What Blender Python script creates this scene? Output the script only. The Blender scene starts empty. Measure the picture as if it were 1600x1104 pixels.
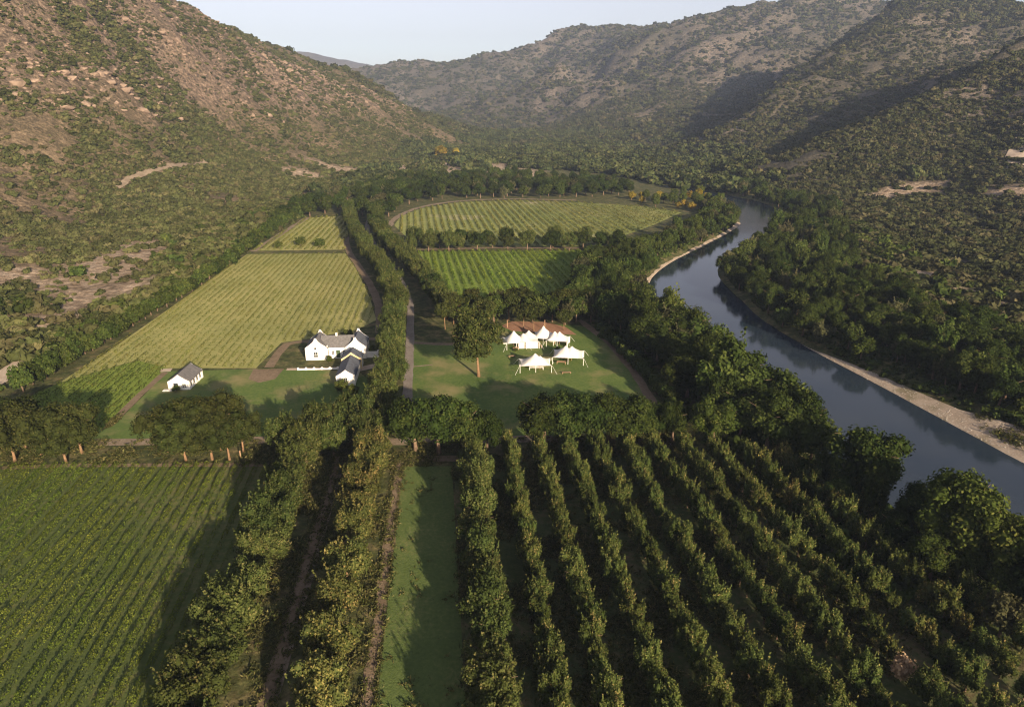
import bpy, bmesh, math, random
import numpy as np

rnd = random.Random(7)
npr = np.random.default_rng(7)
scene = bpy.context.scene
C = scene.collection

# ------------------------------------------------------------------ camera
CAM_H, PITCH, FPX = 70.0, math.radians(20.1), 1067.0
cam_d = bpy.data.cameras.new('camera')
cam_d.sensor_width = 36.0
cam_d.lens = 36.0 * FPX / 1600.0
cam_d.clip_start = 1.0
cam_d.clip_end = 30000.0
cam = bpy.data.objects.new('camera', cam_d)
C.objects.link(cam)
cam.location = (0, 0, CAM_H)
cam.rotation_euler = (math.radians(90) - PITCH, 0, 0)
scene.camera = cam

# ------------------------------------------------------------------ light
SUN_ELEV = math.radians(16.5)
SUN_HEAD = math.radians(27.0)          # the light travels away from the camera and to the left
world = bpy.data.worlds.new('World')
scene.world = world
world.use_nodes = True
wn = world.node_tree
wn.nodes.clear()
sky = wn.nodes.new('ShaderNodeTexSky')
sky.sky_type = 'NISHITA'
sky.sun_disc = False
sky.sun_elevation = SUN_ELEV
sky.sun_rotation = math.radians(180.0) - SUN_HEAD
sky.altitude = 200
sky.air_density = 1.0
sky.dust_density = 1.5
sky.ozone_density = 2.0
bg = wn.nodes.new('ShaderNodeBackground')
bg.inputs[1].default_value = 0.066
wo = wn.nodes.new('ShaderNodeOutputWorld')
pale = wn.nodes.new('ShaderNodeHueSaturation')      # thin even haze: the whole sky is paler
pale.inputs['Saturation'].default_value = 0.38
pale.inputs['Hue'].default_value = 0.55
wn.links.new(sky.outputs[0], pale.inputs['Color'])
wn.links.new(pale.outputs[0], bg.inputs[0])
wn.links.new(bg.outputs[0], wo.inputs[0])
sun_d = bpy.data.lights.new('sun', 'SUN')
sun_d.energy = 5.0
sun_d.angle = math.radians(0.6)
sun_d.color = (1.0, 0.80, 0.57)
sun = bpy.data.objects.new('sun', sun_d)
C.objects.link(sun)
# the lamp shines along its local -Z
_dir = (-math.sin(SUN_HEAD) * math.cos(SUN_ELEV), math.cos(SUN_HEAD) * math.cos(SUN_ELEV), -math.sin(SUN_ELEV))
from mathutils import Vector, Matrix
sun.rotation_euler = Vector(_dir).to_track_quat('-Z', 'Y').to_euler()
sun.location = (150, -300, 200)

scene.view_settings.view_transform = 'Standard'
scene.view_settings.look = 'None'
scene.view_settings.exposure = 1.28
scene.view_settings.gamma = 1.0
scene.view_settings.use_curve_mapping = False
scene.render.engine = 'CYCLES'
scene.cycles.use_denoising = True
scene.cycles.denoising_input_passes = 'RGB_ALBEDO_NORMAL'
scene.cycles.denoising_prefilter = 'ACCURATE'
scene.cycles.filter_width = 1.15
scene.cycles.max_bounces = 5
scene.cycles.diffuse_bounces = 2
scene.cycles.glossy_bounces = 2
scene.cycles.transmission_bounces = 3
scene.cycles.transparent_max_bounces = 4
scene.cycles.volume_bounces = 0
HAZE = 7.5e-5

# ------------------------------------------------------------------ pixel <-> world
def ray(px, py):
    s = (552.0 - py) / FPX
    return ((px - 800.0) / FPX, math.cos(PITCH) + s * math.sin(PITCH), -math.sin(PITCH) + s * math.cos(PITCH))
def G(px, py, z=0.0):
    r = ray(px, py)
    t = (z - CAM_H) / r[2]
    return (r[0] * t, r[1] * t)
def W(px, py, Y):
    r = ray(px, py)
    t = Y / r[1]
    return (r[0] * t, Y, CAM_H + r[2] * t)
def GP(pts, z=0.0):
    return [G(a, b, z) for a, b in pts]
def project(x, y, z):
    f = y * math.cos(PITCH) - (z - CAM_H) * math.sin(PITCH)
    u = y * math.sin(PITCH) + (z - CAM_H) * math.cos(PITCH)
    return 800 + FPX * x / f, 552 - FPX * u / f

# ------------------------------------------------------------------ noise and polygon tools
def _hash(ix, iy, seed):
    h = (ix.astype(np.int64) * 374761393 + iy.astype(np.int64) * 668265263 + seed * 1442695041) & 0xFFFFFFFF
    h = ((h ^ (h >> 13)) * 1274126177) & 0xFFFFFFFF
    h = h ^ (h >> 16)
    return (h & 0xFFFF) / 65535.0
def vnoise(x, y, seed=0):
    ix = np.floor(x); iy = np.floor(y)
    fx = x - ix; fy = y - iy
    fx = fx * fx * (3 - 2 * fx); fy = fy * fy * (3 - 2 * fy)
    a = _hash(ix, iy, seed); b = _hash(ix + 1, iy, seed)
    c = _hash(ix, iy + 1, seed); d = _hash(ix + 1, iy + 1, seed)
    return (a * (1 - fx) + b * fx) * (1 - fy) + (c * (1 - fx) + d * fx) * fy
def fbm(x, y, scale, octaves=4, seed=0, gain=0.5):
    v = 0; amp = 1; tot = 0
    for o in range(octaves):
        v = v + amp * vnoise(x / scale * 2 ** o + 17.3 * o, y / scale * 2 ** o - 9.1 * o, seed + o)
        tot += amp; amp *= gain
    return v / tot
def ridged(x, y, scale, octaves=3, seed=0):
    v = 0; amp = 1; tot = 0
    for o in range(octaves):
        n = vnoise(x / scale * 2 ** o + 5.7 * o, y / scale * 2 ** o + 3.3 * o, seed + o)
        v = v + amp * (1 - np.abs(2 * n - 1)); tot += amp; amp *= 0.5
    return v / tot
def inside(poly, x, y):
    x = np.asarray(x, float); y = np.asarray(y, float)
    r = np.zeros(x.shape, bool)
    n = len(poly)
    for i in range(n):
        x1, y1 = poly[i]; x2, y2 = poly[(i + 1) % n]
        if y1 == y2: continue
        c = ((y1 > y) != (y2 > y)) & (x < (x2 - x1) * (y - y1) / (y2 - y1) + x1)
        r ^= c
    return r
def dist_line(pts, x, y, closed=False):
    x = np.asarray(x, float); y = np.asarray(y, float)
    d = np.full(x.shape, 1e18)
    n = len(pts)
    for i in range(n if closed else n - 1):
        x1, y1 = pts[i]; x2, y2 = pts[(i + 1) % n]
        dx, dy = x2 - x1, y2 - y1
        L = dx * dx + dy * dy + 1e-9
        t = np.clip(((x - x1) * dx + (y - y1) * dy) / L, 0, 1)
        d = np.minimum(d, (x - x1 - t * dx) ** 2 + (y - y1 - t * dy) ** 2)
    return np.sqrt(d)
def sdist(poly, x, y):
    d = dist_line(poly, x, y, True)
    return np.where(inside(poly, x, y), -d, d)
def smooth_line(pts, n=6):
    out = []
    m = len(pts)
    for i in range(m - 1):
        p0 = pts[max(i - 1, 0)]; p1 = pts[i]; p2 = pts[i + 1]; p3 = pts[min(i + 2, m - 1)]
        for k in range(n):
            t = k / n
            out.append(tuple(0.5 * ((2 * p1[j]) + (-p0[j] + p2[j]) * t + (2 * p0[j] - 5 * p1[j] + 4 * p2[j] - p3[j]) * t * t
                       + (-p0[j] + 3 * p1[j] - 3 * p2[j] + p3[j]) * t ** 3) for j in range(2)))
    out.append(tuple(pts[-1]))
    return out

# ------------------------------------------------------------------ materials
MATS = {}
def new_mat(name):
    m = bpy.data.materials.new(name); m.use_nodes = True
    m.node_tree.nodes.clear()
    MATS[name] = m
    return m, m.node_tree.nodes, m.node_tree.links
def out_node(nd, lk, shader):
    o = nd.new('ShaderNodeOutputMaterial'); lk.new(shader, o.inputs[0]); return o
def ramp(nd, stops):
    r = nd.new('ShaderNodeValToRGB')
    cr = r.color_ramp
    while len(cr.elements) < len(stops): cr.elements.new(0.5)
    for e, (p, c) in zip(cr.elements, stops):
        e.position = p; e.color = (c[0], c[1], c[2], 1)
    return r
def noise_tex(nd, lk, scale, detail=4, rough=0.55, vec=None):
    n = nd.new('ShaderNodeTexNoise')
    n.inputs['Scale'].default_value = scale
    n.inputs['Detail'].default_value = detail
    n.inputs['Roughness'].default_value = rough
    if vec is not None: lk.new(vec, n.inputs['Vector'])
    return n
def mixc(nd, lk, fac, a, b, blend='MIX'):
    m = nd.new('ShaderNodeMix'); m.data_type = 'RGBA'; m.blend_type = blend
    for sock, v in ((m.inputs[0], fac), (m.inputs[6], a), (m.inputs[7], b)):
        if isinstance(v, (int, float)): sock.default_value = v
        elif isinstance(v, tuple): sock.default_value = (v[0], v[1], v[2], 1)
        else: lk.new(v, sock)
    return m.outputs[2]
def mathn(nd, lk, op, a, b=None, clamp=False):
    m = nd.new('ShaderNodeMath'); m.operation = op; m.use_clamp = clamp
    for i, v in enumerate((a, b)):
        if v is None: continue
        if isinstance(v, (int, float)): m.inputs[i].default_value = v
        else: lk.new(v, m.inputs[i])
    return m.outputs[0]
def ground_mat(name, stops, scale, scale2=None, bump=0.3, bump_scale=2.0, rough=0.95, patch=None, bump_dist=0.3):
    """soil or turf: two noises through a ramp, with fine relief; patch = (colour, scale, low, high)"""
    m, nd, lk = new_mat(name)
    geo = nd.new('ShaderNodeNewGeometry')
    n1 = noise_tex(nd, lk, scale, 6, 0.62, geo.outputs['Position'])
    fac = n1.outputs[0]
    if scale2:
        n2 = noise_tex(nd, lk, scale2, 4, 0.6, geo.outputs['Position'])
        fac = mathn(nd, lk, 'ADD', mathn(nd, lk, 'MULTIPLY', fac, 0.55), mathn(nd, lk, 'MULTIPLY', n2.outputs[0], 0.45))
    r = ramp(nd, stops); lk.new(fac, r.inputs[0])
    col = r.outputs[0]
    if patch:
        n3 = noise_tex(nd, lk, patch[1], 5, 0.6, geo.outputs['Position'])
        mr = nd.new('ShaderNodeMapRange'); mr.inputs[1].default_value = patch[2]; mr.inputs[2].default_value = patch[3]
        lk.new(n3.outputs[0], mr.inputs[0])
        col = mixc(nd, lk, mr.outputs[0], col, patch[0])
    b = nd.new('ShaderNodeBsdfPrincipled')
    b.inputs['Roughness'].default_value = rough
    b.inputs['Specular IOR Level'].default_value = 0.15
    lk.new(col, b.inputs['Base Color'])
    nb = noise_tex(nd, lk, bump_scale, 5, 0.7, geo.outputs['Position'])
    bp = nd.new('ShaderNodeBump'); bp.inputs['Strength'].default_value = bump; bp.inputs['Distance'].default_value = bump_dist
    lk.new(nb.outputs[0], bp.inputs['Height']); lk.new(bp.outputs[0], b.inputs['Normal'])
    out_node(nd, lk, b.outputs[0])
    return m
def foliage_mat(name, stops, trans=0.3, vary=0.35, rnd_stops=None, k=1.0):
    """leaves: colour by each leaf's own tint, shifted from plant to plant, some light passing through"""
    m, nd, lk = new_mat(name)
    at = nd.new('ShaderNodeAttribute'); at.attribute_name = 'tint'
    oi = nd.new('ShaderNodeObjectInfo')
    r = ramp(nd, [(p, tuple(k * v for v in c)) for p, c in stops]); lk.new(at.outputs['Fac'], r.inputs[0])
    col = r.outputs[0]
    if rnd_stops:
        r2 = ramp(nd, rnd_stops); lk.new(oi.outputs['Random'], r2.inputs[0])
        col = mixc(nd, lk, 0.55, col, r2.outputs[0])
    hs = nd.new('ShaderNodeHueSaturation')
    wn_ = nd.new('ShaderNodeTexWhiteNoise'); wn_.noise_dimensions = '1D'; lk.new(oi.outputs['Random'], wn_.inputs['W'])
    mr = nd.new('ShaderNodeMapRange'); mr.inputs[3].default_value = 1 - vary; mr.inputs[4].default_value = 1 + vary
    lk.new(wn_.outputs['Value'], mr.inputs[0]); lk.new(mr.outputs[0], hs.inputs['Value'])
    mr2 = nd.new('ShaderNodeMapRange'); mr2.inputs[3].default_value = 0.485; mr2.inputs[4].default_value = 0.512
    lk.new(oi.outputs['Random'], mr2.inputs[0]); lk.new(mr2.outputs[0], hs.inputs['Hue'])
    lk.new(col, hs.inputs['Color'])
    d = nd.new('ShaderNodeBsdfDiffuse'); lk.new(hs.outputs[0], d.inputs[0])
    t = nd.new('ShaderNodeBsdfTranslucent'); lk.new(hs.outputs[0], t.inputs[0])
    mx = nd.new('ShaderNodeMixShader'); mx.inputs[0].default_value = trans
    lk.new(d.outputs[0], mx.inputs[1]); lk.new(t.outputs[0], mx.inputs[2])
    out_node(nd, lk, mx.outputs[0])
    return m
def plain_mat(name, col, rough=0.7, var=0.12, scale=1.5, spec=0.3, bump=0.0, metallic=0.0):
    m, nd, lk = new_mat(name)
    tc = nd.new('ShaderNodeTexCoord')
    n = noise_tex(nd, lk, scale, 5, 0.65, tc.outputs['Object'])
    lo = tuple(c * (1 - var * 1.6) for c in col); hi = tuple(min(c * (1 + var), 0.95) for c in col)
    r = ramp(nd, [(0.3, lo), (0.7, hi)]); lk.new(n.outputs[0], r.inputs[0])
    b = nd.new('ShaderNodeBsdfPrincipled'); lk.new(r.outputs[0], b.inputs['Base Color'])
    b.inputs['Roughness'].default_value = rough; b.inputs['Specular IOR Level'].default_value = spec
    b.inputs['Metallic'].default_value = metallic
    if bump:
        bp = nd.new('ShaderNodeBump'); bp.inputs['Strength'].default_value = bump; bp.inputs['Distance'].default_value = 0.05
        n2 = noise_tex(nd, lk, scale * 6, 4, 0.6, tc.outputs['Object'])
        lk.new(n2.outputs[0], bp.inputs['Height']); lk.new(bp.outputs[0], b.inputs['Normal'])
    out_node(nd, lk, b.outputs[0])
    return m

# ------------------------------------------------------------------ object helpers
def link(o, parent=None):
    C.objects.link(o)
    if parent is not None: o.parent = parent
    return o
def tag(o, label=None, cat=None, group=None, kind=None):
    if label: o['label'] = label
    if cat: o['category'] = cat
    if group: o['group'] = group
    if kind: o['kind'] = kind
    return o
def empty(name, x, y, z, rz=0.0):
    o = bpy.data.objects.new(name, None); C.objects.link(o)
    o.location = (x, y, z); o.rotation_euler = (0, 0, rz); o.empty_display_size = 0.5
    return o
def mesh_from(name, verts, faces, mat=None, smooth=False):
    me = bpy.data.meshes.new(name)
    me.from_pydata([tuple(v) for v in verts], [], faces)
    if mat: me.materials.append(mat)
    if smooth:
        me.polygons.foreach_set('use_smooth', [True] * len(me.polygons))
    me.update()
    return me
class MB:
    def __init__(s): s.v = []; s.f = []
    def add(s, vs, fs):
        b = len(s.v); s.v += [tuple(p) for p in vs]; s.f += [tuple(i + b for i in f) for f in fs]
    def box(s, x0, x1, y0, y1, z0, z1):
        s.add([(x0,y0,z0),(x1,y0,z0),(x1,y1,z0),(x0,y1,z0),(x0,y0,z1),(x1,y0,z1),(x1,y1,z1),(x0,y1,z1)],
              [(0,3,2,1),(4,5,6,7),(0,1,5,4),(1,2,6,5),(2,3,7,6),(3,0,4,7)])
    def tube(s, pts, rads, n=7, cap=True):
        rings = []
        for i, p in enumerate(pts):
            a = Vector(pts[max(i-1,0)]); b = Vector(pts[min(i+1,len(pts)-1)])
            d = (b - a); d = d.normalized() if d.length > 1e-6 else Vector((0,0,1))
            u = d.orthogonal().normalized() if abs(d.z) < 0.9 else (Vector((1,0,0)) - d * d.x).normalized()
            w = d.cross(u)
            rings.append([Vector(p) + (u * math.cos(2*math.pi*k/n) + w * math.sin(2*math.pi*k/n)) * rads[i] for k in range(n)])
        vs = [q for r in rings for q in r]; fs = []
        for i in range(len(pts)-1):
            for k in range(n):
                fs.append((i*n+k, i*n+(k+1)%n, (i+1)*n+(k+1)%n, (i+1)*n+k))
        if cap:
            fs.append(tuple(reversed(range(n)))); fs.append(tuple((len(pts)-1)*n+k for k in range(n)))
        s.add(vs, fs)
    def prism(s, prof, y0, y1):
        """profile in x,z extruded along y"""
        n = len(prof)
        vs = [(x, y0, z) for x, z in prof] + [(x, y1, z) for x, z in prof]
        fs = [tuple(range(n)), tuple(reversed(range(n, 2*n)))]
        for k in range(n): fs.append(((k+1) % n, k, n + k, n + (k+1) % n))
        s.add(vs, fs)
    def mesh(s, name, mat, smooth=False): return mesh_from(name, s.v, s.f, mat, smooth)
    def build(s, name, mat, parent=None, smooth=False):
        return link(bpy.data.objects.new(name, s.mesh(name, mat, smooth)), parent)

# ------------------------------------------------------------------ palette
M_SCRUBSOIL = None
M_LAWN = ground_mat('lawn_turf', [(0.3, (0.045, 0.08, 0.02)), (0.5, (0.085, 0.13, 0.03)), (0.7, (0.16, 0.18, 0.05))], 0.05, 1.3, 0.6, 3.0, patch=((0.21, 0.185, 0.08), 0.075, 0.5, 0.68))
M_STRIP = ground_mat('strip_turf', [(0.3, (0.055, 0.085, 0.022)), (0.52, (0.088, 0.122, 0.034)), (0.72, (0.16, 0.165, 0.06))], 0.1, 1.6, 0.5, 3.0)
M_FLOOR = ground_mat('valley_grass', [(0.3, (0.05, 0.07, 0.022)), (0.5, (0.10, 0.11, 0.042)), (0.72, (0.17, 0.14, 0.075))], 0.03, 0.5, 0.6, 1.2, patch=((0.24, 0.18, 0.11), 0.02, 0.58, 0.72))
M_FIELDA = ground_mat('vineyard_soil', [(0.3, (0.042, 0.062, 0.017)), (0.5, (0.072, 0.094, 0.026)), (0.72, (0.17, 0.14, 0.065))], 0.03, 0.9, 0.6, 2.0)
M_FIELDB = ground_mat('dry_vineyard_grass', [(0.3, (0.15, 0.165, 0.05)), (0.5, (0.26, 0.255, 0.085)), (0.72, (0.42, 0.36, 0.15))], 0.025, 0.6, 0.6, 1.4)
M_FIELDC = ground_mat('green_vineyard_grass', [(0.3, (0.09, 0.14, 0.02)), (0.5, (0.14, 0.19, 0.028)), (0.75, (0.2, 0.23, 0.05))], 0.03, 0.4, 0.5, 1.2)
M_FIELDD = ground_mat('far_vineyard_grass', [(0.3, (0.12, 0.16, 0.04)), (0.5, (0.2, 0.22, 0.065)), (0.72, (0.32, 0.29, 0.12))], 0.012, 0.2, 0.4, 0.8, patch=((0.38, 0.33, 0.2), 0.015, 0.6, 0.72))
M_ORCHARD = ground_mat('orchard_floor', [(0.3, (0.036, 0.056, 0.017)), (0.5, (0.066, 0.084, 0.028)), (0.68, (0.17, 0.12, 0.07))], 0.06, 0.9, 0.7, 2.0)
M_TRACK = ground_mat('track_earth', [(0.3, (0.12, 0.09, 0.06)), (0.5, (0.2, 0.155, 0.11)), (0.72, (0.31, 0.25, 0.185))], 0.25, 2.0, 0.5, 3.0)
M_DIRT = ground_mat('brown_earth', [(0.3, (0.1, 0.075, 0.045)), (0.5, (0.17, 0.125, 0.08)), (0.72, (0.26, 0.195, 0.135))], 0.2, 1.5, 0.6, 3.0)
M_ROAD = ground_mat('road_surface', [(0.3, (0.12, 0.1, 0.085)), (0.5, (0.19, 0.165, 0.14)), (0.72, (0.28, 0.245, 0.21))], 0.2, 1.8, 0.3, 4.0)
M_REDSAND = ground_mat('red_earth', [(0.3, (0.19, 0.1, 0.06)), (0.52, (0.28, 0.155, 0.095)), (0.75, (0.34, 0.22, 0.145))], 0.3, 2.0, 0.5, 3.0)
M_GRAVEL = ground_mat('river_gravel', [(0.3, (0.2, 0.155, 0.115)), (0.5, (0.34, 0.275, 0.21)), (0.75, (0.48, 0.4, 0.32))], 0.25, 3.0, 0.8, 2.5, patch=((0.16, 0.14, 0.075), 0.09, 0.55, 0.68))
M_PALE = ground_mat('pale_earth', [(0.3, (0.3, 0.235, 0.17)), (0.55, (0.43, 0.35, 0.27)), (0.75, (0.52, 0.45, 0.36))], 0.2, 1.5, 0.6, 2.0)

AV = [(0.0, (0.032, 0.045, 0.013)), (0.4, (0.066, 0.088, 0.024)), (0.75, (0.11, 0.125, 0.038)), (1.0, (0.19, 0.17, 0.06))]
M_AVENUE = foliage_mat('avenue_leaves', AV, 0.3, 0.25, k=.85)
M_SUNLIT_PALE = foliage_mat('sunlit_and_pale_leaves', [(0.0, (0.04, 0.05, 0.015)), (0.4, (0.08, 0.09, 0.026)), (0.75, (0.15, 0.135, 0.042)), (1.0, (0.28, 0.21, 0.075))], 0.3, 0.25, k=.92)  # low sun's gold put into the leaf colour; pale orchard trees share it
M_DARK = foliage_mat('dark_leaves', [(0.0, (0.02, 0.032, 0.009)), (0.5, (0.042, 0.062, 0.015)), (1.0, (0.085, 0.10, 0.025))], 0.3, 0.25, k=.75)
M_BROWNG = foliage_mat('brown_green_leaves', [(0.0, (0.034, 0.046, 0.013)), (0.5, (0.066, 0.08, 0.023)), (1.0, (0.13, 0.127, 0.038))], 0.3, 0.2, k=.6)
M_RIVER = foliage_mat('riverside_leaves', [(0.0, (0.028, 0.045, 0.012)), (0.5, (0.06, 0.085, 0.02)), (1.0, (0.12, 0.14, 0.036))], 0.3, 0.35, k=.75)
M_BRIGHT = foliage_mat('bright_leaves', [(0.0, (0.04, 0.06, 0.014)), (0.5, (0.085, 0.11, 0.024)), (1.0, (0.17, 0.175, 0.045))], 0.3, 0.2, k=.8)
M_OLIVE = foliage_mat('olive_grey_leaves', [(0.0, (0.045, 0.05, 0.022)), (0.5, (0.09, 0.092, 0.042)), (1.0, (0.16, 0.15, 0.07))], 0.25, 0.3, k=.75)
M_WOODL = foliage_mat('woodland_leaves', [(0.0, (0.02, 0.03, 0.011)), (0.5, (0.045, 0.056, 0.02)), (1.0, (0.09, 0.09, 0.036))], 0.2, 0.45)
M_YELLOW = foliage_mat('yellow_leaves', [(0.0, (0.11, 0.11, 0.02)), (0.5, (0.26, 0.21, 0.03)), (1.0, (0.42, 0.27, 0.05))], 0.35, 0.25)
M_ORCH = foliage_mat('orchard_leaves', [(0.0, (0.032, 0.048, 0.014)), (0.5, (0.07, 0.09, 0.024)), (0.85, (0.13, 0.14, 0.04)), (1.0, (0.24, 0.19, 0.07))], 0.3, 0.3, k=.95)
M_DRY = foliage_mat('dry_leaves', [(0.0, (0.26, 0.17, 0.09)), (0.5, (0.46, 0.33, 0.19)), (1.0, (0.6, 0.46, 0.3))], 0.3, 0.15)
M_SCRUB = foliage_mat('scrub_leaves', [(0.0, (0.026, 0.034, 0.012)), (0.5, (0.055, 0.062, 0.022)), (1.0, (0.10, 0.098, 0.038))], 0.2, 0.4,
                      [(0.0, (0.036, 0.05, 0.017)), (0.45, (0.066, 0.074, 0.026)), (0.75, (0.09, 0.085, 0.036)), (1.0, (0.13, 0.10, 0.055))])
M_SCRUBD = foliage_mat('dark_scrub_leaves', [(0.0, (0.022, 0.028, 0.012)), (0.5, (0.045, 0.05, 0.02)), (1.0, (0.085, 0.08, 0.034))], 0.2, 0.4,
                      [(0.0, (0.03, 0.042, 0.016)), (0.5, (0.05, 0.056, 0.022)), (0.8, (0.075, 0.066, 0.034)), (1.0, (0.11, 0.085, 0.05))])
M_VINE = foliage_mat('vine_leaves', [(0.0, (0.055, 0.075, 0.012)), (0.5, (0.105, 0.145, 0.022)), (1.0, (0.2, 0.225, 0.04))], 0.4, 0.12)
M_LIME = foliage_mat('lime_vine_leaves', [(0.0, (0.07, 0.115, 0.016)), (0.5, (0.13, 0.19, 0.025)), (1.0, (0.23, 0.27, 0.045))], 0.4, 0.12)
M_VINED = foliage_mat('dry_vine_leaves', [(0.0, (0.085, 0.105, 0.025)), (0.5, (0.15, 0.165, 0.04)), (1.0, (0.26, 0.23, 0.07))], 0.35, 0.12)
M_BARK = plain_mat('bark', (0.16, 0.11, 0.075), 0.9, 0.25, 2.0, 0.1, 0.6)
M_BARKO = plain_mat('warm_bark', (0.2, 0.125, 0.07), 0.9, 0.22, 2.0, 0.1, 0.6)

# ------------------------------------------------------------------ terrain heights
ROWDIR = np.array([-0.0907, 1.0]); ROWDIR /= np.linalg.norm(ROWDIR)
RL = GP([(1820, 1120), (1700, 1030), (1560, 915), (1420, 815), (1300, 735), (1225, 655), (1125, 580), (1040, 520), (1014, 480), (1012, 440), (1042, 412), (1092, 386), (1140, 361), (1156, 347), (1146, 328), (1118, 311), (1080, 300), (1030, 291)], -2.5)
RR = GP([(2000, 905), (1760, 800), (1600, 723), (1500, 669), (1400, 615), (1330, 580), (1255, 538), (1196, 503), (1150, 462), (1122, 430), (1128, 412), (1158, 388), (1198, 366), (1226, 347), (1226, 334), (1200, 320), (1160, 309), (1110, 300), (1060, 292), (1030, 288)], -2.5)
RLs = smooth_line(RL, 5); RRs = smooth_line(RR, 5)
RIVER = RLs + RRs[::-1]

ctrl = []
GULLY = {(1362,22,1950): 85, (1250,102,1720): 85, (1150,165,1420): 48, (1085,222,1140): 10, (1600,42,1100): 45, (1556,56,1080): 45, (1425,124,940): 45, (1276,194,810): 28, (1172,247,710): 8}
for t in [  # left hill, its lit spur, the darker shoulder behind it
    (-150,-190,560),(0,-100,600),(100,-48,650),(262,36,760),(352,82,850),(450,126,950),(562,168,1080),(660,198,1200),(742,222,1330),
    (60,-90,930),(150,-45,980),(232,0,1060),(337,37,1160),(450,80,1280),(562,124,1400),(640,166,1500),(705,198,1620),
    (0,0,560),(0,100,505),(0,200,450),(0,300,390),(100,50,600),(100,150,520),(100,250,455),(100,320,410),(200,60,690),(200,150,590),(200,230,520),(200,290,470),
    (300,120,730),(300,190,650),(300,250,600),(400,150,830),(400,210,740),(400,250,690),(500,190,930),(500,235,840),(600,205,1060),(600,232,980),(680,222,1180),
    (-300,300,330),(-300,100,430),(-300,-100,520),
    # far ridges
    (380,62,5600),(430,73,5600),(520,90,5600),(600,108,5600),(300,40,5600),(480,120,4200),(580,135,4200),
    (540,135,3400),(590,106,3100),(630,92,3000),(700,96,3000),(760,86,3000),(830,68,3050),(900,42,3050),(960,42,3050),(1030,52,3000),
    (760,200,1950),(700,150,2550),(800,150,2500),(640,140,2700),(860,197,1900),(850,120,2700),
    (860,112,2250),(900,90,2300),(960,72,2350),(1044,48,2400),(1100,30,2400),(1170,8,2400),(1250,-3,2350),(1350,-3,2300),(1385,8,2250),
    (900,190,1720),(1000,200,1450),(1000,150,1850),(950,130,2050),(1100,100,2000),(1100,180,1450),(1200,60,2080),(1050,205,1330),(940,208,1500),
    (1362,22,1950),(1250,102,1720),(1150,165,1420),(1085,222,1140),
    (1410,-6,1520),(1340,40,1420),(1280,90,1290),(1200,150,1130),(1130,206,990),(1450,-4,1510),(1500,0,1500),(1545,6,1480),(1600,20,1440),(1720,70,1350),
    (1300,170,970),(1210,222,870),(1400,90,1200),(1500,50,1290),(1350,140,1050),
    (1600,42,1100),(1556,56,1080),(1425,124,940),(1276,194,810),(1172,247,710),
    (1600,75,800),(1500,140,750),(1400,182,700),(1320,216,665),(1262,251,635),(1205,281,600),(1720,20,850),
    (1500,230,600),(1400,272,575),(1600,200,610),(1600,290,490),(1500,300,515),(1420,235,625),(1340,306,540),(1750,230,560),(1750,330,420),
    (760,225,1260),(820,222,1300),(900,228,1180),(980,240,1040),(1050,252,930),(820,212,1500)]:
    p = W(*t)
    if t in GULLY: p = (p[0], p[1], p[2] - GULLY[t])
    ctrl.append(p)
for x, y, z in [(520,300,22),(650,420,75),(560,120,18),(800,150,60),(420,40,5),(400,-150,6),(900,-150,60),(-420,150,40),(-700,200,110),(-330,60,14),(-400,-150,20),(-800,-150,90),
                (-900,600,230),(-1100,1100,200),(-800,1500,140),(-500,2000,60),(-900,2600,120),(-300,2500,30),(-1600,300,180),(-2600,0,150),(-2600,2000,150),(-2600,5000,200),(-2000,7000,200),
                (0,7000,150),(2500,7000,200),(4300,6500,200),(4300,2500,200),(4300,-150,80),(2000,0,160),(1500,600,200),(2200,1600,250),(1500,3200,260),(500,4000,120),(2500,4000,200),(1200,4500,150),(-200,3400,60),(200,2300,10),(0,1900,6),(-250,1700,30)]:
    ctrl.append((x, y, z))
FLOORP = GP([(-500, 1500), (-260, 760), (-60, 640), (40, 585), (140, 530), (260, 460), (380, 385), (470, 335), (540, 300), (640, 275), (760, 262), (900, 262), (1000, 272), (1060, 284), (1130, 296), (1225, 316), (1300, 335), (1360, 375), (1450, 420), (1600, 470), (1900, 640), (2300, 1000), (2600, 1500)])
for p in FLOORP: ctrl.append((p[0], p[1], 0.0))
for yy in range(-100, 700, 60):
    for xx in range(-300, 400, 60):
        if inside(FLOORP, np.array(float(xx)), np.array(float(yy))): ctrl.append((xx, yy, 0.0))
ctrl = np.array(ctrl, float)
_cx, _cy = ctrl[:, 0] / 100, ctrl[:, 1] / 100
_K = np.sqrt((_cx[:, None] - _cx[None]) ** 2 + (_cy[:, None] - _cy[None]) ** 2 + 0.02)
_n = len(ctrl)
_A = np.zeros((_n + 3, _n + 3)); _A[:_n, :_n] = _K - np.eye(_n) * 0.02
_A[:_n, _n] = 1; _A[:_n, _n+1] = _cx; _A[:_n, _n+2] = _cy; _A[_n:, :_n] = _A[:_n, _n:].T
_w = np.linalg.lstsq(_A, np.concatenate([ctrl[:, 2], np.zeros(3)]), rcond=None)[0]

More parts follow.
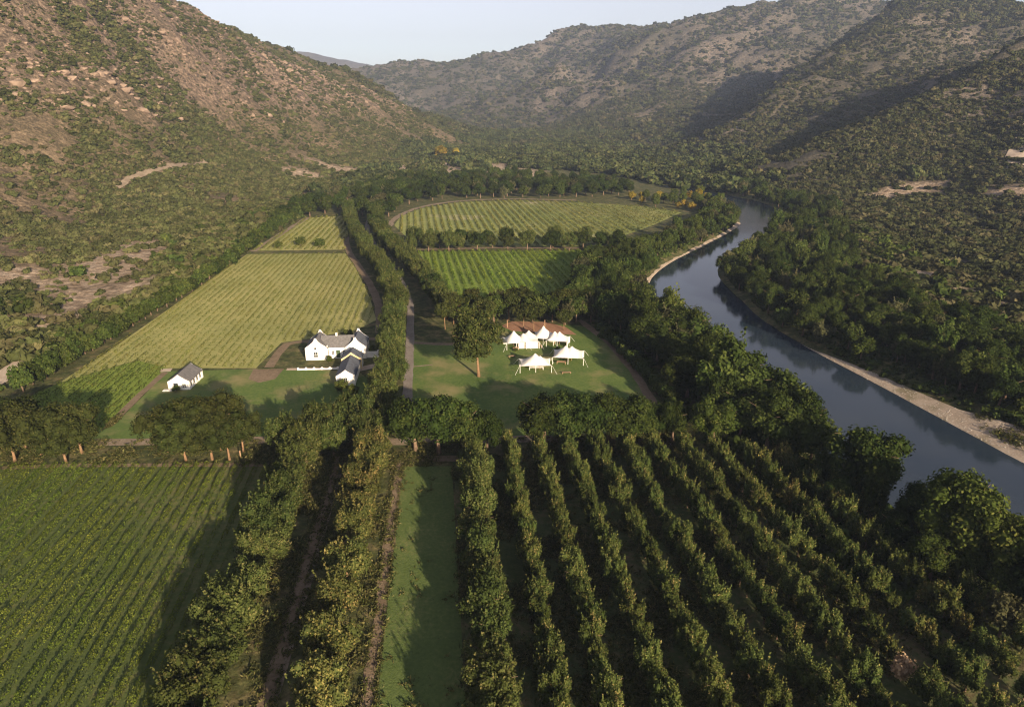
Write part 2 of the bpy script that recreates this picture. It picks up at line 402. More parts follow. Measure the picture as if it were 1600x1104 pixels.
def axis(segs):
    out = [segs[0][0]]
    for a, b, s0, s1 in segs:
        x = a
        while x < b - 1e-6:
            t = (x - a) / (b - a)
            x = min(b, x + s0 + (s1 - s0) * t)
            out.append(x)
    return np.array(out)
gx = axis([(-2600, -560, 120, 10), (-560, -280, 7, 5), (-280, 420, 5, 5), (420, 900, 6, 12), (900, 4300, 14, 130)])
gy = axis([(-150, 30, 20, 6), (30, 620, 5, 5), (620, 1500, 6, 12), (1500, 3200, 14, 26), (3200, 7000, 40, 140)])
X, Y = np.meshgrid(gx, gy)
def base_height(x, y):
    sh = x.shape; xf = x.ravel() / 100; yf = y.ravel() / 100
    z = np.zeros(xf.shape)
    for a in range(0, xf.size, 20000):
        b = slice(a, a + 20000)
        k = np.sqrt((xf[b, None] - _cx[None]) ** 2 + (yf[b, None] - _cy[None]) ** 2 + 0.02)
        z[b] = k @ _w[:_n] + _w[_n] + _w[_n+1] * xf[b] + _w[_n+2] * yf[b]
    return z.reshape(sh)
Z = base_height(X, Y)
fd = sdist(FLOORP, X, Y)
floor_mask = np.clip((fd + 4) / 70.0, 0, 1); floor_mask = floor_mask ** 2 * (3 - 2 * floor_mask)
Zh = np.maximum(Z, 0.5)
# gullies and knolls run on the slopes, growing with height
rel = np.clip(Zh / 70.0, 0, 1)
dist = np.hypot(X, Y)
Zh = Zh + rel * (ridged(X + 0.5 * Y * 0.3, Y, 170, 3, 11) - 0.72) * 26 * np.clip(dist / 900, 0.5, 1.6) + (fbm(X, Y, 60, 4, 31) - 0.5) * (3 + 9 * rel)
_al, _ac = 0.75 * X - 0.66 * Y, 0.66 * X + 0.75 * Y            # left hill: down the slope, along it
_bl, _bc = -0.8 * X - 0.6 * Y, 0.6 * X - 0.8 * Y
ribL = ridged(_ac / 62, _al / 260, 1.0, 3, 141) - 0.6
ribR = ridged(_bc / 85, _bl / 330, 1.0, 3, 151) - 0.6
Zh = Zh + rel * np.where(X < 0.02 * Y, ribL * 15, ribR * 32)
Zh = np.maximum(Zh, 0.3 * fbm(X, Y, 40, 3, 5))
Z = Zh * floor_mask
Z = np.maximum(Z, 0.0)
rd = sdist(RIVER, X, Y)
bank = -2.5 + 0.28 * rd
Z = np.where(rd < 12, np.minimum(Z, np.clip(bank, -5.0, 50)), Z)
Z = np.where((rd < 12) & (rd > 0), np.minimum(Z, bank + (fbm(X, Y, 9, 3, 77) - 0.5) * 0.5), Z)
def terrain_z(x, y):
    x = np.asarray(x, float); y = np.asarray(y, float)
    i = np.clip(np.searchsorted(gx, x) - 1, 0, len(gx) - 2); j = np.clip(np.searchsorted(gy, y) - 1, 0, len(gy) - 2)
    u = np.clip((x - gx[i]) / (gx[i+1] - gx[i]), 0, 1); v = np.clip((y - gy[j]) / (gy[j+1] - gy[j]), 0, 1)
    return (Z[j, i] * (1-u) + Z[j, i+1] * u) * (1-v) + (Z[j+1, i] * (1-u) + Z[j+1, i+1] * u) * v
def hit(px, py, tmax=6000):
    r = np.array(ray(px, py)); t = np.concatenate([np.arange(40, 1500, 2.0), np.arange(1500, tmax, 10.0)])
    x = r[0] * t; y = r[1] * t; z = CAM_H + r[2] * t
    below = np.nonzero(z < terrain_z(x, y))[0]
    k = below[0] if len(below) else len(t) - 1
    return float(x[k]), float(y[k])
# what the camera's side of each slope is: used only to leave out scrub on slopes turned away
_az = np.linspace(-1.05, 1.05, 900); _rg = np.concatenate([np.arange(20, 1500, 6.0), np.arange(1500, 6500, 15.0)])
_AX = np.tan(_az)[None] * _rg[:, None]; _AY = np.repeat(_rg[:, None], len(_az), 1)
_te = (terrain_z(_AX, _AY) - CAM_H) / _AY
_run = np.maximum.accumulate(_te, 0)
def seen(x, y, z, h=4.0, margin=0.006):
    a = np.clip(((np.arctan2(x, y) + 1.05) / 2.1 * 899).astype(int), 0, 899)
    k = np.clip(np.searchsorted(_rg, y - 12) - 1, 0, len(_rg) - 1)
    return (z + h - CAM_H) / np.maximum(y, 1) > _run[k, a] - margin

# ---- bare earth mask, one value per terrain vertex
# hollows collect scrub, spurs stay bare
_Zs = Z.copy()
for _i in range(6):
    _Zs[1:-1, 1:-1] = (_Zs[1:-1, :-2] + _Zs[1:-1, 2:] + _Zs[:-2, 1:-1] + _Zs[2:, 1:-1]) / 4
hollow = np.clip((_Zs - Z) / 1.2, -1, 1)
def blob(px, py, sx, sy, zz=None):
    return (px, py, sx, sy)
bare_blobs = [(185, 405, 38, 22), (150, 430, 45, 22), (110, 470, 45, 18), (60, 450, 40, 16), (20, 430, 30, 14), (200, 450, 22, 14), (95, 500, 26, 16), (215, 385, 30, 8), (30, 500, 26, 10),
              (478, 275, 38, 6), (560, 268, 40, 3), (520, 262, 30, 3), (640, 262, 20, 7), (705, 268, 22, 5), (775, 260, 14, 4), (800, 268, 34, 5), (835, 272, 22, 3), (690, 258, 20, 3), (890, 255, 20, 3),
              (1430, 296, 40, 8), (1390, 305, 26, 6), (1430, 432, 46, 8), (1490, 458, 40, 7), (1390, 420, 24, 5), (1345, 400, 10, 40), (1560, 480, 40, 9), (1590, 300, 34, 12)]
Pz = Z
_f = Y * math.cos(PITCH) - (Pz - CAM_H) * math.sin(PITCH)
_u = Y * math.sin(PITCH) + (Pz - CAM_H) * math.cos(PITCH)
_f = np.maximum(_f, 1.0)
bare = np.zeros_like(Z)
for px, py, sx, sy in bare_blobs:
    wx, wy = hit(px, py)
    # a soft patch on the ground of the size the pixel extent has there
    fdep = wy * math.cos(PITCH) - (float(terrain_z(wx, wy)) - CAM_H) * math.sin(PITCH)
    rx_ = sx * fdep / FPX
    w2 = hit(px, py - sy); w3 = hit(px, py + sy)
    ry_ = min(max(abs(w2[1] - w3[1]) / 2, 4), 60)
    d = ((X - wx) / rx_) ** 2 + ((Y - wy) / ry_) ** 2
    bare = np.maximum(bare, np.exp(-d * 0.9))
bare = np.clip(bare * 1.3 * (0.45 + 1.1 * fbm(X, Y, 14, 3, 91)), 0, 1)
# rock face on the upper left hill: high ground of the near spur
spur = GP([(0,0)], 0)
left_hill = (X < -20 - 0.0 * Y) & (Y < 1500) & (X < -0.0 * Y)
slope_x = np.gradient(Z, axis=1) / np.gradient(X, axis=1); slope_y = np.gradient(Z, axis=0) / np.gradient(Y, axis=0)
steep = np.hypot(slope_x, slope_y)
rock = np.zeros_like(Z)
ridge_line = [W(*t)[:2] for t in [(-150,-190,560),(0,-100,600),(100,-48,650),(262,22,760),(352,67,850),(450,112,950),(562,157,1080),(660,192,1200),(742,221,1330)]]
dr = dist_line(ridge_line, X, Y)
front = (X - (-345)) * 0.75 - (Y - 760) * 0.66 > -60       # the camera's side of the spur
k1 = np.clip((Z - 42) / 45.0, 0, 1)
rock = np.where((X < 0) & (Y < 1420), np.maximum(k1 * np.clip(1.25 - dr / 190, 0, 1), 0), 0)
# the shoulder behind the spur is densely overgrown
sh_line = [W(*t)[:2] for t in [(60,-90,930),(150,-45,980),(232,0,1060),(337,37,1160),(450,80,1280),(562,124,1400),(640,166,1500),(705,198,1620)]]
ds = dist_line(sh_line, X, Y)
rock = rock * np.clip((ds - dr + 70) / 60, 0, 1)
rock = np.clip(rock * (0.55 + 0.9 * fbm(X, Y, 70, 3, 41)), 0, 1)
# ribs of rock on the right hand mountains
rock_r = np.where(X > 0.03 * Y, np.clip((ridged(X - 0.2 * Y, Y, 210, 3, 63) - 0.60) * 2.2, 0, 0.75) * np.clip(Z / 60, 0, 1), 0)
rock_m = np.where(Y > 1650, np.clip((fbm(X, Y, 160, 4, 83) - 0.5) * 2.4, 0, 0.45), 0)
rock = np.maximum(rock, np.maximum(rock_r, rock_m))
bare = np.clip(bare, 0, 1)

# ---- hill soil
def hill_mat(name='hill_soil', floor=False, grey=False):  # grey: soil copy with shade and haze put into darker colours
    m, nd, lk = new_mat(name)
    geo = nd.new('ShaderNodeNewGeometry')
    a1 = nd.new('ShaderNodeAttribute'); a1.attribute_name = 'bare'
    a2 = nd.new('ShaderNodeAttribute'); a2.attribute_name = 'rock'
    n1 = noise_tex(nd, lk, 0.035, 7, 0.65, geo.outputs['Position'])
    n2 = noise_tex(nd, lk, 0.22, 5, 0.65, geo.outputs['Position'])
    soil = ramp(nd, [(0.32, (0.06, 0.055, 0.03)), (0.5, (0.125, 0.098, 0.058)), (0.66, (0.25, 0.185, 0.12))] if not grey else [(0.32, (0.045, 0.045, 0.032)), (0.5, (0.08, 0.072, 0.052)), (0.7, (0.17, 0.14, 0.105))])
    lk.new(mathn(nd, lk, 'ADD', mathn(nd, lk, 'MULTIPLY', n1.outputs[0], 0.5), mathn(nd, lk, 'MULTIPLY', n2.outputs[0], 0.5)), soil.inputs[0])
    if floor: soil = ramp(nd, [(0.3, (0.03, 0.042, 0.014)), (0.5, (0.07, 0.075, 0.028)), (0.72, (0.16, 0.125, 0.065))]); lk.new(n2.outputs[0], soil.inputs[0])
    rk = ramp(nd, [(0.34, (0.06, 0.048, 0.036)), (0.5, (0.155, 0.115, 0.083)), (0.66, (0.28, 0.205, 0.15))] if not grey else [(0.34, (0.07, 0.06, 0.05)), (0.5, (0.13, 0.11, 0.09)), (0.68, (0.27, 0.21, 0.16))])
    lk.new(n2.outputs[0], rk.inputs[0])
    pale = ramp(nd, [(0.35, (0.17, 0.125, 0.08)), (0.5, (0.34, 0.26, 0.185)), (0.68, (0.47, 0.38, 0.29))])
    lk.new(n2.outputs[0], pale.inputs[0])
    mk = mathn(nd, lk, 'MULTIPLY', a2.outputs['Fac'], mathn(nd, lk, 'ADD', mathn(nd, lk, 'MULTIPLY', n1.outputs[0], 2.4), -0.1), True)
    c = mixc(nd, lk, mk, soil.outputs[0], rk.outputs[0])
    mb = mathn(nd, lk, 'MULTIPLY', a1.outputs['Fac'], 1.25, True)
    c = mixc(nd, lk, mb, c, pale.outputs[0])
    b = nd.new('ShaderNodeBsdfPrincipled'); b.inputs['Roughness'].default_value = 0.95; b.inputs['Specular IOR Level'].default_value = 0.1
    lk.new(c, b.inputs['Base Color'])
    n3 = noise_tex(nd, lk, 0.12, 8, 0.7, geo.outputs['Position'])
    n5 = noise_tex(nd, lk, 0.55, 5, 0.75, geo.outputs['Position'])
    r5 = ramp(nd, [(0.34, (0.45, 0.45, 0.45)), (0.5, (0.95, 0.95, 0.95)), (0.64, (1.6, 1.55, 1.5))]); lk.new(n5.outputs[0], r5.inputs[0])
    c = mixc(nd, lk, 0.8, c, r5.outputs[0], 'MULTIPLY'); lk.new(c, b.inputs['Base Color'])
    bp = nd.new('ShaderNodeBump'); bp.inputs['Strength'].default_value = 1.0; bp.inputs['Distance'].default_value = 0.8 if floor else 7.0
    lk.new(n3.outputs[0], bp.inputs['Height']); lk.new(bp.outputs[0], b.inputs['Normal'])
    out_node(nd, lk, b.outputs[0])
    return m
M_HILL = hill_mat()

# ---- one continuous sheet, split where the valley floor meets the hills
ny, nx = X.shape
fx = (X[:-1, :-1] + X[1:, 1:]) / 2; fy = (Y[:-1, :-1] + Y[1:, 1:]) / 2
fdf = sdist(FLOORP, fx, fy)
region = np.full(fx.shape, 1)                                 # left hill
region[(fx > 0.02 * fy)] = 2                                  # right hill
region[(fy > 1680) & (fx < 0.42 * fy)] = 3                    # far mountains
region[fdf < 20] = 0
idx = np.arange(nx * ny).reshape(ny, nx)
quads = np.stack([idx[:-1, :-1], idx[:-1, 1:], idx[1:, 1:], idx[1:, :-1]], -1)
P3 = np.stack([X, Y, Z], -1).reshape(-1, 3)
def sub_sheet(name, r, mat):
    q = quads[region == r]
    used, inv = np.unique(q, return_inverse=True)
    inv = inv.reshape(q.shape)
    me = bpy.data.meshes.new(name)
    me.vertices.add(len(used)); me.vertices.foreach_set('co', P3[used].astype(np.float32).ravel())
    me.loops.add(q.size); me.loops.foreach_set('vertex_index', inv.astype(np.int32).ravel())
    me.polygons.add(len(q)); me.polygons.foreach_set('loop_start', np.arange(0, q.size, 4, dtype=np.int32))
    me.polygons.foreach_set('use_smooth', np.ones(len(q), bool))
    me.update(calc_edges=True)
    for nm, arr in (('bare', bare), ('rock', rock)):
        a = me.attributes.new(nm, 'FLOAT', 'POINT'); a.data.foreach_set('value', arr.ravel()[used].astype(np.float32))
    me.materials.append(mat)
    return link(bpy.data.objects.new(name, me))
tag(sub_sheet('ground', 0, hill_mat('valley_floor', True)), 'grassy valley floor between the hills and the river', kind='structure')
tag(sub_sheet('hill', 1, M_HILL), 'sunlit rocky brown hillside rising along the left of the valley', kind='structure')
M_HILL_SHADED = hill_mat('shaded_hazy_soil', grey=True)  # shade and haze of these slopes are painted into the soil
tag(sub_sheet('hill.001', 2, M_HILL_SHADED), 'shaded scrubby mountain slopes rising across the river', kind='structure')
tag(sub_sheet('mountains', 3, M_HILL_SHADED), 'hazy far mountains closing the head of the valley', kind='structure')

# ---- river
def water_mat():
    m, nd, lk = new_mat('river_water')
    geo = nd.new('ShaderNodeNewGeometry')
    mp = nd.new('ShaderNodeMapping'); mp.inputs['Scale'].default_value = (0.5, 0.8, 0.5); mp.inputs['Rotation'].default_value = (0, 0, 0.6)
    lk.new(geo.outputs['Position'], mp.inputs[0])
    n = noise_tex(nd, lk, 1.3, 4, 0.6, mp.outputs[0]); n2 = noise_tex(nd, lk, 0.05, 4, 0.6, geo.outputs['Position'])
    b = nd.new('ShaderNodeBsdfPrincipled')
    r = ramp(nd, [(0.35, (0.014, 0.024, 0.038)), (0.65, (0.024, 0.034, 0.046))]); lk.new(n2.outputs[0], r.inputs[0])
    lk.new(r.outputs[0], b.inputs['Base Color'])
    rr = nd.new('ShaderNodeMapRange'); rr.inputs[3].default_value = 0.03; rr.inputs[4].default_value = 0.12
    lk.new(n2.outputs[0], rr.inputs[0]); lk.new(rr.outputs[0], b.inputs['Roughness'])
    b.inputs['IOR'].default_value = 1.33
    bp = nd.new('ShaderNodeBump'); bp.inputs['Strength'].default_value = 0.12; bp.inputs['Distance'].default_value = 0.12
    lk.new(n.outputs[0], bp.inputs['Height']); lk.new(bp.outputs[0], b.inputs['Normal'])
    out_node(nd, lk, b.outputs[0])
    return m
def fill_poly(name, pts, z, mat, smooth=False):
    bm = bmesh.new()
    vs = [bm.verts.new((x, y, z)) for x, y in pts]
    f = bm.faces.new(vs)
    bmesh.ops.triangulate(bm, faces=[f])
    bmesh.ops.recalc_face_normals(bm, faces=bm.faces)
    for f in bm.faces:
        if f.normal.z < 0: f.normal_flip()
    me = bpy.data.meshes.new(name); bm.to_mesh(me); bm.free()
    me.materials.append(mat)
    return link(bpy.data.objects.new(name, me))
def grow(line, d, side):
    out = []
    for i, p in enumerate(line):
        a = line[max(i-1, 0)]; b = line[min(i+1, len(line)-1)]
        tx, ty = b[0]-a[0], b[1]-a[1]; L = math.hypot(tx, ty) or 1
        out.append((p[0] + side * ty / L * d, p[1] - side * tx / L * d))
    return out
# the water sheet runs a little under both banks
wl = grow(RLs, 3.0, -1); wr = grow(RRs, 3.0, 1)
vs = []; fs = []
NW = 90
def resample(line, n):
    P = np.array(line); s = np.concatenate([[0], np.cumsum(np.hypot(*np.diff(P, axis=0).T))])
    t = np.linspace(0, s[-1], n)
    return np.stack([np.interp(t, s, P[:, 0]), np.interp(t, s, P[:, 1])], 1)
la, ra = resample(wl, NW), resample(wr, NW)
for i in range(NW):
    vs += [(la[i][0], la[i][1], -2.5), (ra[i][0], ra[i][1], -2.5)]
for i in range(NW - 1): fs.append((2*i, 2*i+1, 2*i+3, 2*i+2))
river = link(bpy.data.objects.new('river', mesh_from('river', vs, fs, water_mat())))
tag(river, 'slate blue river bending through the valley', kind='structure')

# ---- draped ribbons and sheets
def ribbon(name, line, width, mat, lift=0.05, label=None, step=3.0, wob=0.12, kind='structure'):
    P = resample(line, max(2, int(sum(math.dist(line[i], line[i+1]) for i in range(len(line)-1)) / step)))
    L = grow([tuple(p) for p in P], width / 2, -1); R = grow([tuple(p) for p in P], width / 2, 1)
    vs = []; fs = []
    for i in range(len(P)):
        for k, t in enumerate((0, 0.5, 1)):
            x = L[i][0] * (1-t) + R[i][0] * t + rnd.uniform(-wob, wob) * width * (t != 0.5) * 0.5
            y = L[i][1] * (1-t) + R[i][1] * t
            vs.append((x, y, float(terrain_z(x, y)) + lift))
    for i in range(len(P) - 1):
        for k in range(2): fs.append((3*i+k, 3*i+k+1, 3*i+k+4, 3*i+k+3))
    me = mesh_from(name, vs, fs, mat)
    o = link(bpy.data.objects.new(name, me))
    return tag(o, label, kind=kind)
def drape(name, poly, mat, lift=0.04, label=None, cell=4.0):
    """a sheet following the ground inside a polygon"""
    bm = bmesh.new()
    f = bm.faces.new([bm.verts.new((x, y, 0)) for x, y in poly])
    bmesh.ops.triangulate(bm, faces=[f])
    xs = [p[0] for p in poly]; ys = [p[1] for p in poly]
    for a, b, ax in ((min(xs), max(xs), 0), (min(ys), max(ys), 1)):
        k = a + cell
        while k < b:
            co = (k, 0, 0) if ax == 0 else (0, k, 0); no = (1, 0, 0) if ax == 0 else (0, 1, 0)
            bmesh.ops.bisect_plane(bm, geom=bm.verts[:] + bm.edges[:] + bm.faces[:], plane_co=co, plane_no=no)
            k += cell
    for v in bm.verts: v.co.z = float(terrain_z(v.co.x, v.co.y)) + lift
    for f in bm.faces:
        if f.normal.z < 0: f.normal_flip()
    me = bpy.data.meshes.new(name); bm.to_mesh(me); bm.free(); me.materials.append(mat)
    return tag(link(bpy.data.objects.new(name, me)), label, kind='structure')

# fields (outline on the flat valley floor)
FA = GP([(-330, 770), (-150, 728), (420, 726), (428, 745), (330, 960), (262, 1104), (200, 1260), (-600, 1260)])
FB = GP([(92, 598), (160, 555), (386, 397), (540, 396), (556, 420), (578, 465), (588, 500), (560, 514), (478, 530), (440, 535), (400, 575), (250, 575), (215, 562)])
FB2 = GP([(-10, 655), (60, 612), (100, 596), (215, 563), (262, 575), (175, 655), (140, 690), (60, 690)])
FS = GP([(392, 392), (478, 341), (535, 337), (545, 360), (538, 390)])
FC = GP([(652, 393), (925, 391), (912, 425), (880, 470), (800, 482), (715, 470)])
FD = GP([(616, 352), (626, 338), (660, 325), (720, 316), (800, 313), (900, 316), (1000, 322), (1065, 332), (1020, 352), (975, 368), (900, 385), (700, 383), (640, 376)])
LAWN = GP([(640, 530), (700, 540), (790, 505), (905, 508), (940, 520), (1040, 640), (1030, 675), (640, 690), (640, 600)])
LAWN2 = GP([(178, 665), (262, 580), (420, 576), (560, 580), (585, 600), (585, 684), (120, 688)])
STRIP = GP([(630, 728), (706, 728), (716, 900), (728, 1104), (740, 1260), (566, 1260), (588, 1104)])
ORCH = GP([(708, 722), (1180, 700), (1330, 770), (1600, 1010), (1800, 1260), (746, 1260)])
for nm, poly, mat, lift, lab in [
    ('field', FA, M_FIELDA, 0.03, 'large vineyard field of green rows in the near left corner'),
    ('field', FB, M_FIELDB, 0.03, 'broad golden dry vineyard field behind the white farmhouse'),
    ('field', FB2, M_FIELDC, 0.045, 'small wedge of bright green crop beside the white shed'),
    ('field', FS, M_FIELDB, 0.03, 'small yellow green field at the far end of the golden vineyard'),
    ('field', FC, M_FIELDC, 0.03, 'vivid green vineyard field behind the tents'),
    ('field', FD, M_FIELDD, 0.03, 'pale oval vineyard field near the river bend'),
    ('lawn', LAWN, M_LAWN, 0.03, 'mown lawn carrying the white tents'),
    ('lawn', LAWN2, M_LAWN, 0.03, 'shaded lawn between farmhouse and cross track'),
    ('lawn', STRIP, M_STRIP, 0.03, 'long narrow strip of grass between avenue and orchard'),
    ('ground', ORCH, M_ORCHARD, 0.03, 'dark grassy earth under the orchard rows')]:
    drape(nm, poly, mat, lift, lab, 25.0)
drape('ground', GP([(396, 577), (444, 576), (430, 592), (404, 598), (388, 592)]), M_DIRT, 0.055, 'bare brown earth patch on the lawn before the farmhouse')
drape('ground', GP([(782, 509), (800, 502), (852, 503), (884, 511), (901, 523), (860, 522), (800, 517)]), M_REDSAND, 0.06, 'red earth clearing behind the white tents')
drape('field', GP([(1556, 306), (1575, 292), (1660, 285), (1680, 318), (1600, 324), (1566, 316)]), M_PALE, 0.3, 'pale bare field on the right across the river', 4.0)
# the gravel shore follows the far bank's slope
beach_in = [G(1238, 530, -2.5), G(1300, 564, -2.5), G(1400, 616, -2.5), G(1500, 670, -2.5), G(1600, 724, -2.5), G(1760, 802, -2.5)]
beach_out = [G(1760, 745), G(1600, 668), G(1500, 634), G(1420, 598), G(1340, 563), G(1270, 534)]
drape('shore', beach_in + beach_out, M_GRAVEL, 0.12, 'pale gravel shore along the far river bank', 3.0)
left_shore = [G(a, b, -2.3) for a, b in [(1012, 441), (1042, 413), (1092, 387), (1140, 362), (1155, 348)]]
ribbon('shore', left_shore, 3.2, M_GRAVEL, 0.25, 'thin pale shoreline at the foot of the riverside trees', 3.0, 0.4)

# tracks and roads
AVL = (G(345, 1060)); AVR = (G(515, 1060))
def rowline(p0, y0, y1, head=-0.0907):
    return [(p0[0] + head * (y0 - p0[1]), y0), (p0[0] + head * (y1 - p0[1]), y1)]
def mid(a, b): return ((a[0] + b[0]) / 2, (a[1] + b[1]) / 2)
ribbon('track', rowline(G(428, 1104), 45, 128), 0.7, M_TRACK, 0.06, 'pale wheel track between the two avenue rows', 3.0)
ribbon('track', rowline(G(412, 1104), 45, 128), 1.9, M_DIRT, 0.045, 'brown earth verge beside the avenue wheel track', 3.0)
ribbon('path', rowline(G(574, 1104), 45, 126), 1.7, M_DIRT, 0.06, 'brown earth path edging the narrow grass strip', 2.0, 0.35)
ribbon('track', GP([(-200, 694), (100, 692), (240, 690), (420, 687), (600, 690), (700, 690), (830, 685), (960, 690), (1080, 692)]), 3.2, M_TRACK, 0.07, 'dirt cross track in front of the big trees', 3.0)
ribbon('track', GP([(620, 716), (760, 716)]), 2.5, M_DIRT, 0.065, 'short brown track at the head of the grass strip', 2.0, 0.3)
ribbon('road', smooth_line(GP([(636, 690), (636, 640), (638, 590), (640, 550), (641, 515), (641, 480), (632, 450), (614, 420), (592, 392), (577, 368), (574, 352), (578, 338)])), 2.5, M_ROAD, 0.08, 'grey road curving away between rows of trees')
ribbon('track', smooth_line(GP([(594, 520), (592, 480), (580, 448), (560, 415), (545, 392), (540, 370)])), 3.0, M_DIRT, 0.06, 'brown track along the edge of the golden vineyard')
ribbon('track', GP([(395, 393), (440, 365), (480, 340)]), 3.6, M_TRACK, 0.06, 'pale track beside the small far field')
ribbon('track', GP([(420, 574), (436, 550), (450, 536), (480, 533), (590, 529)]), 2.6, M_DIRT, 0.06, 'brown driveway behind the white farmhouse')
ribbon('path', GP([(448, 577), (500, 576), (530, 575)]), 1.6, M_PALE, 0.06, 'pale path along the garden wall')
ribbon('path', GP([(556, 578), (575, 574), (592, 570)]), 3.2, M_PALE, 0.07, 'pale forecourt beside the farmhouse annexe')
ribbon('path', GP([(642, 535), (690, 538), (740, 536)]), 2.2, M_DIRT, 0.065, 'brown path joining the grey road to the big tree')
ribbon('path', GP([(642, 573), (665, 572), (676, 570)]), 0.8, M_TRACK, 0.065, 'short pale path leading from the road onto the lawn')
ribbon('track', GP([(-120, 660), (-40, 615), (10, 585), (52, 556)]), 6.5, M_PALE, 0.12, 'pale dirt road at the foot of the left hill')
ribbon('path', GP([(175, 660), (215, 620), (258, 582)]), 1.8, M_DIRT, 0.07, 'brown edge of the green crop leading to the shed')
ribbon('path', GP([(250, 579), (268, 578)]), 2.5, M_PALE, 0.08, 'pale pad behind the white shed')
ribbon('path', smooth_line(GP([(905, 500), (950, 535), (985, 575), (1020, 630), (1035, 665)])), 2.2, M_DIRT, 0.07, 'brown path between lawn and clipped hedge', 3.0, 0.3)
ribbon('track', GP([(652, 390), (780, 387), (925, 388)]), 3.0, M_DIRT, 0.06, 'brown track along the top of the vivid green vineyard', 3.0, 0.3)
ribbon('track', smooth_line(GP([(606, 356), (622, 338), (660, 323), (720, 314), (800, 311), (900, 313)])), 4.0, M_TRACK, 0.06, 'pale track round the far oval field', 4.0, 0.3)
ribbon('track', smooth_line([hit(a, b) for a, b in [(186, 297), (200, 284), (230, 272), (262, 263), (290, 258), (322, 254)]]), 3.8, M_TRACK, 0.7, 'brown track cut into the left hillside', 4.0, 0.4)
ribbon('track', rowline(G(-330, 727), 119, 120)[:1] + [G(100, 727), G(420, 726)], 1.5, M_DIRT, 0.065, 'brown headland at the top of the near vineyard', 3.0, 0.3)

# ------------------------------------------------------------------ foliage
def leaves_mesh(name, centres, normals, sizes, tints, mat, aspect=0.62, fold=0.25, seed=0, core=None):
    """one small folded leaf-spray (two triangles) per centre"""
    r = np.random.default_rng(seed)
    n = len(centres)
    nrm = normals / np.maximum(np.linalg.norm(normals, axis=1, keepdims=True), 1e-6)
    t = r.normal(size=(n, 3)); t -= nrm * (t * nrm).sum(1, keepdims=True); t /= np.maximum(np.linalg.norm(t, axis=1, keepdims=True), 1e-6)
    b = np.cross(nrm, t)
    s = sizes[:, None]
    v = np.empty((n, 4, 3), np.float32)
    v[:, 0] = centres - t * s; v[:, 1] = centres - b * s * aspect + nrm * s * fold
    v[:, 2] = centres + t * s; v[:, 3] = centres + b * s * aspect + nrm * s * fold
    base = (np.arange(n) * 4)[:, None]
    tri = np.concatenate([base + np.array([[0, 1, 2]]), base + np.array([[0, 2, 3]])], 1).reshape(-1, 3)
    verts = v.reshape(-1, 3); tint = np.repeat(tints, 2)
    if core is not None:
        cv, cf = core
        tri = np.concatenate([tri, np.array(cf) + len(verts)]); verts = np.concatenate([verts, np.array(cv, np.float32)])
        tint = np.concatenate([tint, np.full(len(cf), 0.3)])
    me = bpy.data.meshes.new(name)
    me.vertices.add(len(verts)); me.vertices.foreach_set('co', verts.astype(np.float32).ravel())
    me.loops.add(tri.size); me.loops.foreach_set('vertex_index', tri.astype(np.int32).ravel())
    me.polygons.add(len(tri)); me.polygons.foreach_set('loop_start', np.arange(0, tri.size, 3, dtype=np.int32))
    me.update(calc_edges=True)
    a = me.attributes.new('tint', 'FLOAT', 'FACE'); a.data.foreach_set('value', np.clip(tint, 0, 1).astype(np.float32))
    me.materials.append(mat)
    return me
_ico = bmesh.new(); bmesh.ops.create_icosphere(_ico, subdivisions=1, radius=1.0)
ICO_V = np.array([v.co[:] for v in _ico.verts]); ICO_F = [[v.index for v in f.verts] for f in _ico.faces]; _ico.free()
